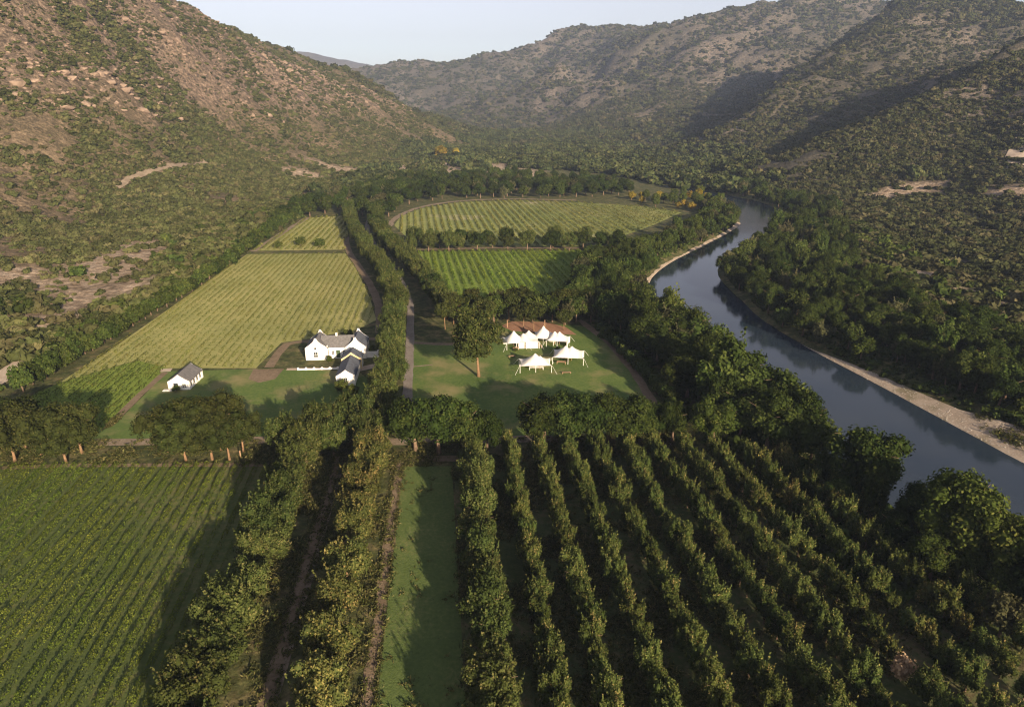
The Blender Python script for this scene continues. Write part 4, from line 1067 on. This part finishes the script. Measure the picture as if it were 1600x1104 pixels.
def hillcover(lo, rockdrop=0.85, baredrop=0.95, patch=60):
    def f(x, y, fd_, r):
        rk = grid_at(rock, x, y); br = grid_at(bare, x, y)
        al = 0.75 * x - 0.66 * y; ac = 0.66 * x + 0.75 * y
        rib = np.clip((fbm(ac * 3.2, al, 60, 4, 23) - 0.42) * 3.2, 0, 1)
        p = np.clip(lo + (fbm(x, y, patch, 4, 19) - 0.5) * 2.6 + 0.45 * grid_at(hollow, x, y), 0.04, 1) * (1 - rockdrop * np.clip(rk * 1.5, 0, 1) * (1 - rib)) * (1 - baredrop * np.clip(br * 2.2, 0, 1))
        return (r.random(len(x)) < p) & (fd_ > 2)
    return f
scrub('scrub', 230, 700, 150000, hillcover(.5, patch=28), 1.6, BUSH, 'olive scrub covering the lower left hillside', xmax=-20, seed=101)
scrub('scrub', 600, 1700, 260000, hillcover(.7, .8, patch=40), 1.9, BUSH, 'grey green scrub on the upper left hillside', xmax=20, seed=102)
scrub('scrub', 230, 900, 150000, hillcover(.85, patch=40), 2.1, BUSHD, 'dark scrub on the near slopes across the river', xmin=60, seed=103)
scrub('scrub', 800, 1900, 150000, hillcover(.85, .5, patch=50), 3.0, BUSHD, 'dark scrub on the mountain slopes across the river', xmin=0, seed=104)
scrub('scrub', 1300, 3400, 120000, hillcover(.8, .35, .9, 90), 5.0, BUSHD, 'scrub speckling the far mountains', seed=105)
def flat_far(x, y, fd_, r): return (fd_ > -30) & (grid_at(Z, x, y) < 16) & (grid_at(bare, x, y) < .35) & (fbm(x, y, 80, 3, 55) > .42)
scrub('woodland', 560, 1700, 90000, flat_far, 4.2, BUSHW, 'dense woodland filling the valley floor beyond the fields', xmin=-160, seed=106, small=.6)
PLAIN = GP([(1330, 345), (1360, 365), (1450, 410), (1610, 460), (1800, 560), (1800, 720), (1600, 560), (1480, 505), (1400, 470), (1335, 420)])
def plain(x, y, fd_, r): return inside(PLAIN, x, y) & (grid_at(bare, x, y) * r.uniform(.3, 1.2, len(x)) < .3)
scrub('scrub', 200, 520, 90000, plain, 2.3, BUSHD + BUSHG[:1], 'bushes on the flat across the river', xmin=60, seed=107)
LEFTBANK = GP([(-60, 640), (40, 590), (140, 535), (260, 465), (380, 395), (470, 340), (400, 330), (200, 400), (0, 480), (-120, 560)])
def leftslope(x, y, fd_, r): return inside(LEFTBANK, x, y) & (fd_ > -3) & (r.random(len(x)) < .8 * (1 - np.clip(grid_at(bare, x, y) * 2.6, 0, .94)))
scrub('scrub', 120, 560, 110000, leftslope, 2.2, BUSH + BUSHG[:1], 'bushes at the foot of the left hill', xmax=-40, seed=108)
def verge(x, y, fd_, r):
    k = (fd_ < 0) & (r.random(len(x)) < .6) & (x > -140)
    d = sdist(RIVER, x, y)
    k &= (d > 1) & (d < 24) & ~inside(beach_in + beach_out, x, y) 
    for p in fields_all[:9]: k &= ~inside(p, x, y)
    return k
scrub('undergrowth', 50, 560, 130000, verge, 1.3, BUSHG, 'low green undergrowth on the river banks', seed=109, small=.4)

scrub('scrub', 480, 1400, 260000, lambda x, y, f, r: (grid_at(rock, x, y) > .12) & (fbm(x * 2.4 + y, y * 1.1, 40, 4, 67) + .15 * grid_at(hollow, x, y) > .5) & (f > 3), .85, BUSHD, 'small dark shrubs dotting the rocky upper left slope', xmax=30, seed=112, small=.3)
# tufts of grass and weeds along the near paths, under the avenue and between the orchard rows
def tuft(seed, mat):
    r = np.random.default_rng(seed); n = 22
    c = np.column_stack([r.normal(0, .28, n), r.normal(0, .28, n), r.uniform(.05, .4, n)])
    return leaves_mesh('tuft', c, np.column_stack([r.normal(0, .6, n), r.normal(0, .6, n), np.full(n, .6)]), r.uniform(.1, .24, n), r.random(n), mat, aspect=.35, seed=seed)
M_TUFT = foliage_mat('weed_leaves', [(0.0, (0.04, 0.05, 0.014)), (0.5, (0.085, 0.09, 0.028)), (1.0, (0.17, 0.15, 0.06))], 0.3, 0.35)
TUFT = [tuft(560 + i, M_TUFT) for i in range(4)]
EDGES = [rowline(G(574, 1104), 45, 126), rowline(G(412, 1104), 45, 128)]
def weeds(x, y, fd_, r):
    k = (fbm(x, y, 6, 3, 44) + r.normal(size=len(x)) * .12 > .55) & (y < 175)
    e = np.minimum(np.abs(dist_line(EDGES[0], x, y) - .85), np.abs(dist_line(EDGES[1], x, y) - 1.0))
    k |= (e < .35) & (r.random(len(x)) < .8)
    k &= (dist_line(EDGES[0], x, y) > .55) & (dist_line(EDGES[1], x, y) > .6) & ~inside(FA, x, y) & ~inside(FB2, x, y) & ~inside(LAWN2, x, y) & ~inside(LAWN, x, y)
    st = inside(STRIP, x, y); k &= ~st | (r.random(len(x)) < .05)
    return k
scrub('grass', 44, 150, 170000, weeds, 1.0, TUFT, 'tufts of rough grass around the avenue and orchard', seed=111, small=.4, margin=9)

# ------------------------------------------------------------------ vine rows
def vine_rows(poly, vpx, spacing, width, height, per_m, leaf, mat, labf, group, seed, ymax=None, gap=0.06):
    """each row is one continuous hedge of leaf sprays clipped to its field"""
    r = np.random.default_rng(seed)
    d = np.array([((vpx - 800) / FPX) / ray(800, 162)[1], 1.0]); d /= np.linalg.norm(d)
    nrm = np.array([d[1], -d[0]])
    P = np.array(poly); c = P @ nrm; s = P @ d
    k = 0
    off = math.floor(c.min() / spacing) * spacing
    while off < c.max():
        t = np.arange(s.min(), s.max(), 0.5)
        q = off * nrm[None] + t[:, None] * d[None]
        ok = inside(poly, q[:, 0], q[:, 1])
        if ok.any():                                # one unbroken run per row
            ed = np.flatnonzero(np.diff(np.concatenate([[0], ok.astype(int), [0]])))
            st, en = ed[::2], ed[1::2]; b_ = int(np.argmax(en - st)); ok[:] = False; ok[st[b_]:en[b_]] = True
        pxy = [project(a, b, 0.5) for a, b in q[::6]]
        vis = any(-20 < a < 1620 and b < 1140 for (a, b), o in zip(pxy, ok[::6]) if o)
        if ok.sum() > 8 and vis:
            # keep only what lies near the frame
            pj = np.array([project(a, b, 0.5) for a, b in q]); ok &= (pj[:, 0] > -60) & (pj[:, 1] < 1180)
            tt = t[ok]
            if len(tt) > 6:
                n = int(len(tt) * 0.5 * per_m)
                u = tt[r.integers(0, len(tt), n)] + r.uniform(-.25, .25, n)
                dens = fbm(u, np.full(n, off * 3.1), 2.2, 2, seed)
                vig = fbm(*(off * nrm[:, None] + u[None] * d[:, None]), 16, 3, seed + 5)
                dens = np.clip(dens + (vig - .5) * .7, .05, .95)
                keep = (dens > gap + 0.25) | (r.random(n) < .35); u = u[keep]; dens = dens[keep]; n = len(u)
                ang = r.uniform(-.15, math.pi + .15, n)
                hh = height * (0.7 + 0.5 * dens); ww = width * (0.6 + 0.7 * dens)
                lat = np.cos(ang) * ww / 2; zz = 0.15 + np.abs(np.sin(ang)) * hh * r.uniform(.55, 1.0, n)
                base = (off + lat)[:, None] * nrm[None] + u[:, None] * d[None]
                cs = np.column_stack([base, zz + 0.03])
                nn = np.column_stack([np.cos(ang)[:, None] * nrm[None], np.sin(ang)]) + r.normal(size=(n, 3)) * .5
                org = np.array([*(off * nrm + tt[0] * d), 0.0])
                me = leaves_mesh('vine_row', cs - org, nn, leaf * r.uniform(.6, 1.35, n), .45 + r.normal(size=n) * .2 + (dens - .5) * .5, mat, seed=seed + k)
                o = link(bpy.data.objects.new('vine_row', me)); o.location = org
                tag(o, labf(k), 'vine row', group)
                k += 1
        off += spacing
    print(group, k)
vine_rows(FA, 660, 2.05, .85, 1.0, 62, .125, M_VINE, lambda k: '%s row of green vines counted from the left across the near vineyard' % ORD[k], 'vine rows of the near left vineyard', 201, gap=.10)
vine_rows(FB, 697, 2.4, .8, .8, 10, .22, M_VINED, lambda k: '%s row of dry vines from the left in the golden vineyard' % ORD[k], 'vine rows of the golden vineyard', 202, gap=.13)
vine_rows(FB2, 697, 1.9, .9, .8, 14, .2, M_BRIGHT, lambda k: '%s row from the left of the bright green crop beside the shed' % ORD[k], 'crop rows beside the shed', 203)
vine_rows(FC, 622, 3.3, 1.2, 1.3, 9, .34, M_LIME, lambda k: '%s row from the left of lush vines in the vivid green vineyard' % ORD[k], 'vine rows of the vivid green vineyard', 204)
vine_rows(FD, 640, 4.2, 1.2, 1.2, 6, .42, M_VINED, lambda k: '%s row of vines from the left in the far oval vineyard' % ORD[k], 'vine rows of the far oval vineyard', 205, gap=.1)
vine_rows(FS, 697, 3.2, 1.0, .9, 6, .38, M_VINED, lambda k: '%s row of low vines from the left in the small far field' % ORD[k], 'vine rows of the small far field', 206, gap=.1)

# ------------------------------------------------------------------ buildings
M_WHITE = plain_mat('limewash', (0.72, 0.69, 0.64), 0.85, 0.1, 0.8, 0.2, 0.15)
M_SUNLIT_GABLE = plain_mat('sunlit_yellow_plaster', (0.62, 0.47, 0.25), 0.85, 0.08, 1.2, 0.2)  # yellow light on the annexe gable put into the plaster colour
M_SLATE = plain_mat('slate_thatch', (0.082, 0.09, 0.108), 0.8, 0.25, 1.6, 0.25, 0.5)
M_SLATE2 = plain_mat('brown_thatch', (0.125, 0.12, 0.118), 0.85, 0.22, 1.6, 0.2, 0.5)
M_GLASS = plain_mat('dark_window_glass', (0.035, 0.04, 0.045), 0.12, 0.1, 1.0, 0.6)
M_GREENWOOD = plain_mat('green_painted_wood', (0.04, 0.065, 0.03), 0.5, 0.15, 3.0, 0.4)
M_WOOD = plain_mat('weathered_wood', (0.3, 0.19, 0.11), 0.75, 0.2, 4.0, 0.25, 0.3)
M_WFRAME = plain_mat('white_painted_wood', (0.75, 0.73, 0.68), 0.5, 0.05, 2.0, 0.4)
M_CANVAS = None
def canvas_mat():
    m, nd, lk = new_mat('tent_canvas')
    tc = nd.new('ShaderNodeTexCoord'); n = noise_tex(nd, lk, 0.7, 4, 0.6, tc.outputs['Object'])
    r = ramp(nd, [(0.3, (0.64, 0.6, 0.55)), (0.7, (0.79, 0.76, 0.71))]); lk.new(n.outputs[0], r.inputs[0])
    d = nd.new('ShaderNodeBsdfDiffuse'); lk.new(r.outputs[0], d.inputs[0])
    t = nd.new('ShaderNodeBsdfTranslucent'); lk.new(r.outputs[0], t.inputs[0])
    mx = nd.new('ShaderNodeMixShader'); mx.inputs[0].default_value = 0.18
    lk.new(d.outputs[0], mx.inputs[1]); lk.new(t.outputs[0], mx.inputs[2]); out_node(nd, lk, mx.outputs[0])
    return m
M_CANVAS = canvas_mat()
RZ = math.atan(0.0907)

def gable_profile(x0, x1, eave, ridge, over=0.35, finial=True):
    """concave sided gable with a small raised tip"""
    c = (x0 + x1) / 2; w = (x1 - x0) / 2
    left = [(x0, 0), (x0, eave + over * .6)]
    for t in (0.25, 0.5, 0.75):
        left.append((x0 + w * t, eave + over + (ridge - eave) * (t - 0.10 * math.sin(math.pi * t))))
    top = [(c - .32, ridge + over * .9), (c - .3, ridge + over + .3), (c + .3, ridge + over + .3), (c + .32, ridge + over * .9)] if finial else [(c, ridge + over)]
    right = [(2 * c - x, z) for x, z in reversed(left)]
    return left + top + right
def gable_wall(parent, x0, x1, y, th, eave, ridge, mat=None, over=0.35, finial=True, name='gable'):
    m = MB(); m.prism(gable_profile(x0, x1, eave, ridge, over, finial), y, y + th)
    return m.build(name, mat or M_WHITE, parent)
def roof_y(parent, x0, x1, y0, y1, eave, ridge, mat, over=.25, name='roof'):
    """ridge along y, two sloping slabs with thickness"""
    c = (x0 + x1) / 2; sl = (ridge - eave) / (c - x0); e = eave - over * sl
    m = MB(); t = .22
    prof = [(x0 - over, e), (c, ridge), (x1 + over, e), (x1 + over, e + t), (c, ridge + t), (x0 - over, e + t)]
    m.prism(prof, y0, y1)
    return m.build(name, mat, parent)
def roof_x(parent, x0, x1, y0, y1, eave, ridge, mat, over=.25, name='roof'):
    c = (y0 + y1) / 2; sl = (ridge - eave) / (c - y0); e = eave - over * sl; t = .22
    prof = [(y0 - over, e), (c, ridge), (y1 + over, e), (y1 + over, e + t), (c, ridge + t), (y0 - over, e + t)]
    vs = [(x0, y, z) for y, z in prof] + [(x1, y, z) for y, z in prof]; n = 6
    fs = [tuple(reversed(range(n))), tuple(range(n, 2*n))] + [(k, (k+1) % n, n + (k+1) % n, n + k) for k in range(n)]
    m = MB(); m.add(vs, fs)
    return m.build(name, mat, parent)
def opening(parent, kind, x, y, z, w, h, face='front', glass=None, frame=None):
    """a frame standing proud of the wall with its pane or leaf set back in it"""
    m = MB(); f = .1
    def bx(a0, a1, b0, b1, c0, c1):
        if face == 'front': m.box(x + a0, x + a1, y + b0, y + b1, z + c0, z + c1)
        else: m.box(x - b1, x - b0, y + a0, y + a1, z + c0, z + c1)
    bx(-w/2 - f, -w/2, -.09, .02, -f, h + f); bx(w/2, w/2 + f, -.09, .02, -f, h + f)
    bx(-w/2, w/2, -.09, .02, h, h + f); bx(-w/2, w/2, -.11, .02, -f, 0)
    if kind == 'window':
        bx(-.03, .03, -.07, .01, 0, h); bx(-w/2, -.03, -.06, .01, h/2 - .03, h/2 + .03); bx(.03, w/2, -.06, .01, h/2 - .03, h/2 + .03)
    o = m.build(kind, frame or M_WFRAME, parent)
    m = MB()
    if face == 'front': m.box(x - w/2, x + w/2, y - .035, y + .005, z, z + h)
    else: m.box(x - .005, x + .035, y - w/2, y + w/2, z, z + h)
    m.build('pane' if kind == 'window' else 'leaf', glass or M_GLASS, o)
    return o
def walls(parent, x0, x1, y0, y1, h, name='wall', mat=None, front=True, back=True, left=True, right=True, t=.3):
    m = MB()
    if left: m.box(x0, x0 + t, y0, y1, -.1, h)
    if right: m.box(x1 - t, x1, y0, y1, -.1, h)
    if front: m.box(x0 + t, x1 - t, y0 + .004, y0 + t, -.1, h)
    if back: m.box(x0 + t, x1 - t, y1 - t, y1 - .004, -.1, h)
    return m.build(name, mat or M_WHITE, parent)

# ---- farmhouse
hx, hy = G(495.5, 562.5)
H = empty('farmhouse', hx, hy, 0.03, RZ)
tag(H, 'white gabled farmhouse with dark roofs beside the road and golden vineyard', 'house')
walls(H, -3, 3, .34, 8.2, 3.5, front=False, back=False)
gable_wall(H, -3.12, 3.12, 0, .35, 3.5, 5.9); gable_wall(H, -3.12, 3.12, 8.2, .35, 3.5, 5.9)
roof_y(H, -3, 3, .36, 8.19, 3.5, 5.9, M_SLATE2)
walls(H, 3, 8.6, 1.2, 7.2, 3.5, left=False, right=False)
roof_x(H, 1.0, 10.6, 1.2, 7.2, 3.5, 5.85, M_SLATE2)
walls(H, 8.5, 14.0, .34, 8.4, 3.5, front=False, back=False)
gable_wall(H, 8.38, 14.12, 0, .35, 3.5, 5.9); gable_wall(H, 8.38, 14.12, 8.4, .35, 3.5, 5.9)
roof_y(H, 8.5, 14.0, .36, 8.39, 3.5, 5.9, M_SLATE)
opening(H, 'window', -.2, 0, .9, 1.1, 1.5)
opening(H, 'window', 12.6, 0, 1.4, .8, 1.1)
opening(H, 'door', 6.0, 1.2, .1, 1.2, 2.4, glass=M_GREENWOOD)
opening(H, 'window', 4.5, 1.2, 1.2, .7, 1.1); opening(H, 'window', 7.7, 1.2, 1.2, .7, 1.1)
m = MB(); m.tube([(-.2, -.05, 3.55), (-.2, .01, 3.55)], [.32, .32], 14); m.build('round_vent', M_GLASS, H)
m = MB(); m.box(5.2, 5.7, 4.0, 4.5, 5.6, 6.6); m.box(5.12, 5.78, 3.92, 4.58, 6.6, 6.75); m.build('chimney', M_WHITE, H)
m = MB(); m.box(2.95, 3.15, .8, 1.19, 0, 4.1); m.build('pilaster', M_WHITE, H)
m = MB(); m.box(14.12, 17.5, .6, .9, 0, 1.9); m.box(17.3, 17.7, .5, 1.0, 0, 2.2); m.build('side_wall', M_WHITE, H)
# ---- annexe
A = empty('annexe', hx, hy, 0.03, RZ)
A.location = (hx + math.cos(RZ) * 11.0 - math.sin(RZ) * (-20), hy + math.sin(RZ) * 11.0 + math.cos(RZ) * (-20), .03)
tag(A, 'narrow white annexe with dark ridge roofs in front of the farmhouse', 'house')
walls(A, -2.4, 2.4, .34, 11.9, 2.5, front=False, back=False)
gable_wall(A, -2.5, 2.5, 0, .34, 2.5, 4.1, finial=False, over=.2)
roof_y(A, -2.4, 2.4, .345, 11.95, 2.5, 4.1, M_SLATE)
walls(A, -2.7, 2.7, 12.34, 16.4, 2.9, front=False)
gable_wall(A, -2.8, 2.8, 12.0, .34, 2.9, 4.75, mat=M_SUNLIT_GABLE, finial=False, over=.1)
roof_y(A, -2.7, 2.7, 12.345, 16.6, 2.9, 4.7, M_SLATE)
opening(A, 'window', 0, 0, .9, .9, 1.2)
opening(A, 'window', 2.4, 3.5, 1.0, .9, 1.1, face='side'); opening(A, 'window', 2.4, 7.5, 1.0, .9, 1.1, face='side')
# ---- garden wall with dipping coping
w0 = G(466, 578); w1 = G(528, 576.5)
GW = empty('garden_wall', w0[0], w0[1], .03, math.atan2(w1[1] - w0[1], w1[0] - w0[0]))
tag(GW, 'low white garden wall with dipping top before the farmhouse', 'wall')
Lw = math.dist(w0, w1); m = MB(); nseg = 48
tops = []
for i in range(nseg + 1):
    u = i / nseg * 5 % 1.0
    tops.append(.55 - .25 * math.sin(math.pi * u) ** .8)
vs = []; fs = []
for i, h in enumerate(tops):
    x = Lw * i / nseg; vs += [(x, -.14, -.1), (x, .14, -.1), (x, .14, h), (x, -.14, h)]
for i in range(nseg):
    a = 4 * i; b = a + 4
    for k in range(4): fs.append((a + k, a + (k+1) % 4, b + (k+1) % 4, b + k))
fs += [(0, 3, 2, 1), (4*nseg, 4*nseg+1, 4*nseg+2, 4*nseg+3)]
m.add(vs, fs); m.build('wall_panel', M_WHITE, GW)
for i in range(6):
    m = MB(); x = Lw * i / 5; m.box(x - .2, x + .2, -.2, .2, -.1, .6); m.box(x - .26, x + .26, -.26, .26, .6, .68); m.build('pier', M_WHITE, GW)
# ---- shed
sx, sy = G(280.5, 609)
S = empty('shed', sx, sy, .03, RZ * .4)
tag(S, 'small white shed with grey ridge roof near the left clump of trees', 'shed')
gable_wall(S, -2.75, 2.75, 0, .3, 2.2, 4.0, finial=False, over=.12)
gable_wall(S, -2.75, 2.75, 8.6, .3, 2.2, 4.0, finial=False, over=.12)
m = MB(); m.box(-2.7, -2.4, .31, 8.59, -.1, 2.2); m.build('wall', M_WHITE, S)
m = MB(); m.box(2.42, 2.66, .31, 8.59, 1.85, 2.2); m.box(2.42, 2.66, .31, 8.59, -.1, .5); m.build('wall', M_WHITE, S)
for k in range(5):
    m = MB(); y = .5 + k * 1.95; m.box(2.38, 2.74, y - .22, y + .22, -.1, 2.22); m.build('pilaster', M_WHITE, S)
for k in range(4):
    m = MB(); y = 1.475 + k * 1.95; m.box(2.46, 2.5, y - .75, y + .75, .5, 1.85); m.build('window_pane', M_GLASS, S)
roof_y(S, -2.7, 2.7, .305, 8.59, 2.2, 4.0, M_SLATE2)
opening(S, 'door', -.7, 0, .05, 1.2, 1.9, glass=M_GLASS); opening(S, 'window', 1.4, 0, .7, .9, 1.0)
m = MB(); m.box(-3.9, -1.6, -1.0, -.02, -.05, .25); m.build('step', M_WHITE, S)

# ---- tents
def tent(px, py, w, d, rz, peaks, label, walls_on=(), edge=2.1, nx_=26, ny_=20, seed=1):
    r = random.Random(seed)
    x, y = G(px, py)
    T = empty('tent', x, y, .03, rz); tag(T, label, 'tent', 'white tents on the lawn')
    vs = []; fs = []
    for j in range(ny_ + 1):
        for i in range(nx_ + 1):
            u = i / nx_ * 2 - 1; v = j / ny_ * 2 - 1
            bow_x = 1 - .13 * (1 - abs(v) ** 2.2) * abs(u) ** 3 - 0.0; bow_y = 1 - .13 * (1 - abs(u) ** 2.2) * abs(v) ** 3
            X_ = u * w / 2 * bow_x; Y_ = v * d / 2 * bow_y
            e = max(abs(u), abs(v))
            z = edge - .12 * (1 - min(abs(u), abs(v)) ** 2) * e ** 4
            ss = 0
            for a, b, h in peaks:
                q = math.hypot((u - a) * w / 2, (v - b) * d / 2)
                ss = max(ss, h * max(0, 1 - q / (.62 * math.hypot(w, d) / 2 * 1.25)) ** 1.45 + .35 * h * math.exp(-(q / .5) ** 2) * .5)
            z += ss * (1 - e ** 6) + .25 * (1 - e ** 2)
            vs.append((X_, Y_, z + r.uniform(-.02, .02)))
    for j in range(ny_):
        for i in range(nx_):
            a = j * (nx_ + 1) + i; fs.append((a, a + 1, a + nx_ + 2, a + nx_ + 1))
    me = mesh_from('canopy', vs, fs, M_CANVAS, True); link(bpy.data.objects.new('canopy', me), T)
    for a, b in ((-1, -1), (1, -1), (1, 1), (-1, 1), (0, -.9), (0, .9)):
        m = MB(); m.tube([(a * w / 2 * .97, b * d / 2 * .97, -.1), (a * w / 2 * .97, b * d / 2 * .97, edge)], [.07, .06], 6); m.build('pole', M_WFRAME, T)
    for a, b, h in peaks:
        m = MB(); m.tube([(a * w / 2, b * d / 2, -.1), (a * w / 2, b * d / 2, edge + h * 1.1)], [.07, .05], 6); m.build('pole', M_WOOD, T)
    for a in (-1, 1):
        for b in (-1, 1):
            m = MB(); m.tube([(a * w / 2, b * d / 2, edge), (a * (w / 2 + 1.3), b * (d / 2 + 1.3), -.05)], [.025, .025], 4); m.build('guy_rope', M_WFRAME, T)
    for side in walls_on:
        # hanging curtain with folds
        vs = []; fs = []; n = 40
        for i in range(n + 1):
            t = i / n * 2 - 1; fo = .07 * math.sin(i * 2.1)
            if side == 'back': p = (t * w / 2 * .95, d / 2 * .86 + fo)
            elif side == 'left': p = (-w / 2 * .86 + fo, t * d / 2 * .92)
            elif side == 'right': p = (w / 2 * .86 + fo, t * d / 2 * .92)
            else: p = (t * w / 2 * .9, -d / 2 * .86 + fo)
            vs += [(p[0], p[1], 0.0), (p[0], p[1], edge - .05)]
        for i in range(n): fs.append((2*i, 2*i+2, 2*i+3, 2*i+1))
        link(bpy.data.objects.new('curtain', mesh_from('curtain', vs, fs, M_CANVAS, True)), T)
    return T
tent(804, 541, 6.2, 6.4, .2, [(-.05, .15, 2.3)], 'white pointed tent at the back left, nearest the tall tree', ('back', 'right'), seed=1)
tent(825, 539.5, 6.6, 6.4, .05, [(-.45, .2, 1.3), (.1, .6, 1.9)], 'low white walled tent, second from the left at the back', ('front', 'back', 'right'), seed=2)
tent(850, 534, 6.6, 6.6, -.15, [(-.1, .2, 2.4)], 'white pointed tent, third from the left at the back', ('back', 'left'), seed=5)
tent(872, 538.5, 6.8, 5.6, -.2, [(-.35, .1, 1.7), (.1, .05, 1.7)], 'white twin-tipped tent at the back right by the red earth', ('back', 'right'), seed=6)
tent(888, 563.5, 9.0, 7.0, -.12, [(-.2, .1, 1.9), (.2, .1, 1.85)], 'white open tent on the right with a dark shrub in front', ('back',), seed=3)
tent(836, 576.5, 9.0, 6.0, .04, [(0, .05, 2.1), (.3, -.1, 1.5)], 'white open tent nearest the camera with a pale curtain behind', ('back',), seed=4)
def table(px, py, l, w, h, label, rz=0.0, name='table', cat='table', mat=None):
    x, y = G(px, py); T = empty(name, x, y, .03, rz); tag(T, label, cat)
    m = MB(); m.box(-l/2, l/2, -w/2, w/2, h - .06, h); m.build('top' if cat == 'table' else 'seat', mat or M_WOOD, T)
    for a in (-1, 1):
        for b in (-1, 1):
            m = MB(); m.box(a * (l/2 - .12) - .05, a * (l/2 - .12) + .05, b * (w/2 - .1) - .05, b * (w/2 - .1) + .05, -.05, h - .06); m.build('leg', mat or M_WOOD, T)
    return T
table(877, 568.5, 2.6, 1.2, .75, 'brown wooden table under the right tent', -.2)
table(885, 583.5, 2.4, .6, .45, 'low yellowish wooden bench on the lawn in front of the right tent', .1, 'bench', 'bench')
table(800, 558, 2.0, .8, .5, 'small wooden bench on the lawn left of the near tent', .2, 'bench', 'bench')
table(838, 577, 4.0, 1.1, .75, 'long pale table under the near tent', .04, mat=M_WFRAME)
table(806, 546.5, 1.8, 1.0, .75, 'wooden table in front of the back left tent', .3)
table(843, 543, 1.4, .9, .8, 'orange brown wooden table between the two back tents', 0)
for px, py, h, lab in [(792.5, 512, 2.6, 'short wooden post at the left end of the red earth'), (851, 515, 3.2, 'pale wooden post on the red earth behind the tents'), (376, 714, 1.4, 'small white post beside the cross track')]:
    x, y = G(px, py); P_ = empty('post', x, y, .03); tag(P_, lab, 'post')
    m = MB(); m.tube([(0, 0, -.1), (0, 0, h)], [.16, .13], 8); m.build('shaft', M_WOOD, P_)
    m = MB(); m.tube([(0, 0, h), (0, 0, h + .1)], [.2, .17], 8); m.build('cap', M_WOOD, P_)

# ------------------------------------------------------------------ stones on the gravel shore and bare ground
def stone(seed, mat):
    r = np.random.default_rng(seed); v = ICO_V * (1 + r.normal(size=(len(ICO_V), 1)) * .18) * np.array([1, .8, .55])
    return mesh_from('stone', v, ICO_F, mat)
M_STONE = plain_mat('river_stone', (0.4, 0.36, 0.31), 0.9, 0.25, 1.0, 0.15)
M_ROCKS = plain_mat('hill_rock', (0.22, 0.16, 0.12), 0.9, 0.3, 1.0, 0.1)
STN = [stone(700 + i, M_STONE) for i in range(4)]; RCK = [stone(720 + i, M_ROCKS) for i in range(4)]
r_ = np.random.default_rng(77)
bp_ = beach_in + beach_out; bx_ = [p[0] for p in bp_]; by_ = [p[1] for p in bp_]
sx_ = r_.uniform(min(bx_), max(bx_), 40000); sy_ = r_.uniform(min(by_), max(by_), 40000); k_ = inside(bp_, sx_, sy_)
sx_, sy_ = sx_[k_][:1800], sy_[k_][:1800]; ss_ = .04 + .22 * r_.random(len(sx_)) ** 4
gn_scatter('gravel', np.stack([sx_, sy_, terrain_z(sx_, sy_) + .12], 1), np.repeat(ss_[:, None], 3, 1), STN, 'loose stones strewn over the gravel shore')
def rocks(x, y, fd_, r): return (grid_at(rock, x, y) > .3) & (r.random(len(x)) < .55) & (fd_ > 5)
scrub('rubble', 480, 1350, 60000, rocks, 1.5, RCK, 'brown boulders on the bare upper slopes of the left hill', xmax=20, seed=110, small=.25)

def crags(x, y, fd_, r): return (grid_at(rock, x, y) > .25) & (fbm(x * 1.6 + y * .8, y - x * .3, 55, 4, 121) - .12 * grid_at(hollow, x, y) > .56) & (r.random(len(x)) < .5) & (fd_ > 5)
scrub('crags', 480, 1350, 40000, crags, 3.0, RCK, 'craggy brown outcrops high on the left hill', xmax=20, seed=113, small=.35)

# ------------------------------------------------------------------ haze: even air over the whole valley
zt = max(float(Z.max()) + 25.0, CAM_H + 30)
hm, hn, hl = new_mat('valley_haze')
pv = hn.new('ShaderNodeVolumePrincipled'); pv.inputs['Color'].default_value = (0.56, 0.69, 1.0, 1); pv.inputs['Density'].default_value = HAZE; pv.inputs['Anisotropy'].default_value = 0.0
ho = hn.new('ShaderNodeOutputMaterial'); hl.new(pv.outputs[0], ho.inputs['Volume'])
m = MB(); m.box(-2800, 4500, -400, 7200, float(Z.min()) - 1.5, zt)
hz = m.build('haze', hm); tag(hz, 'pale haze filling the valley air', kind='stuff')
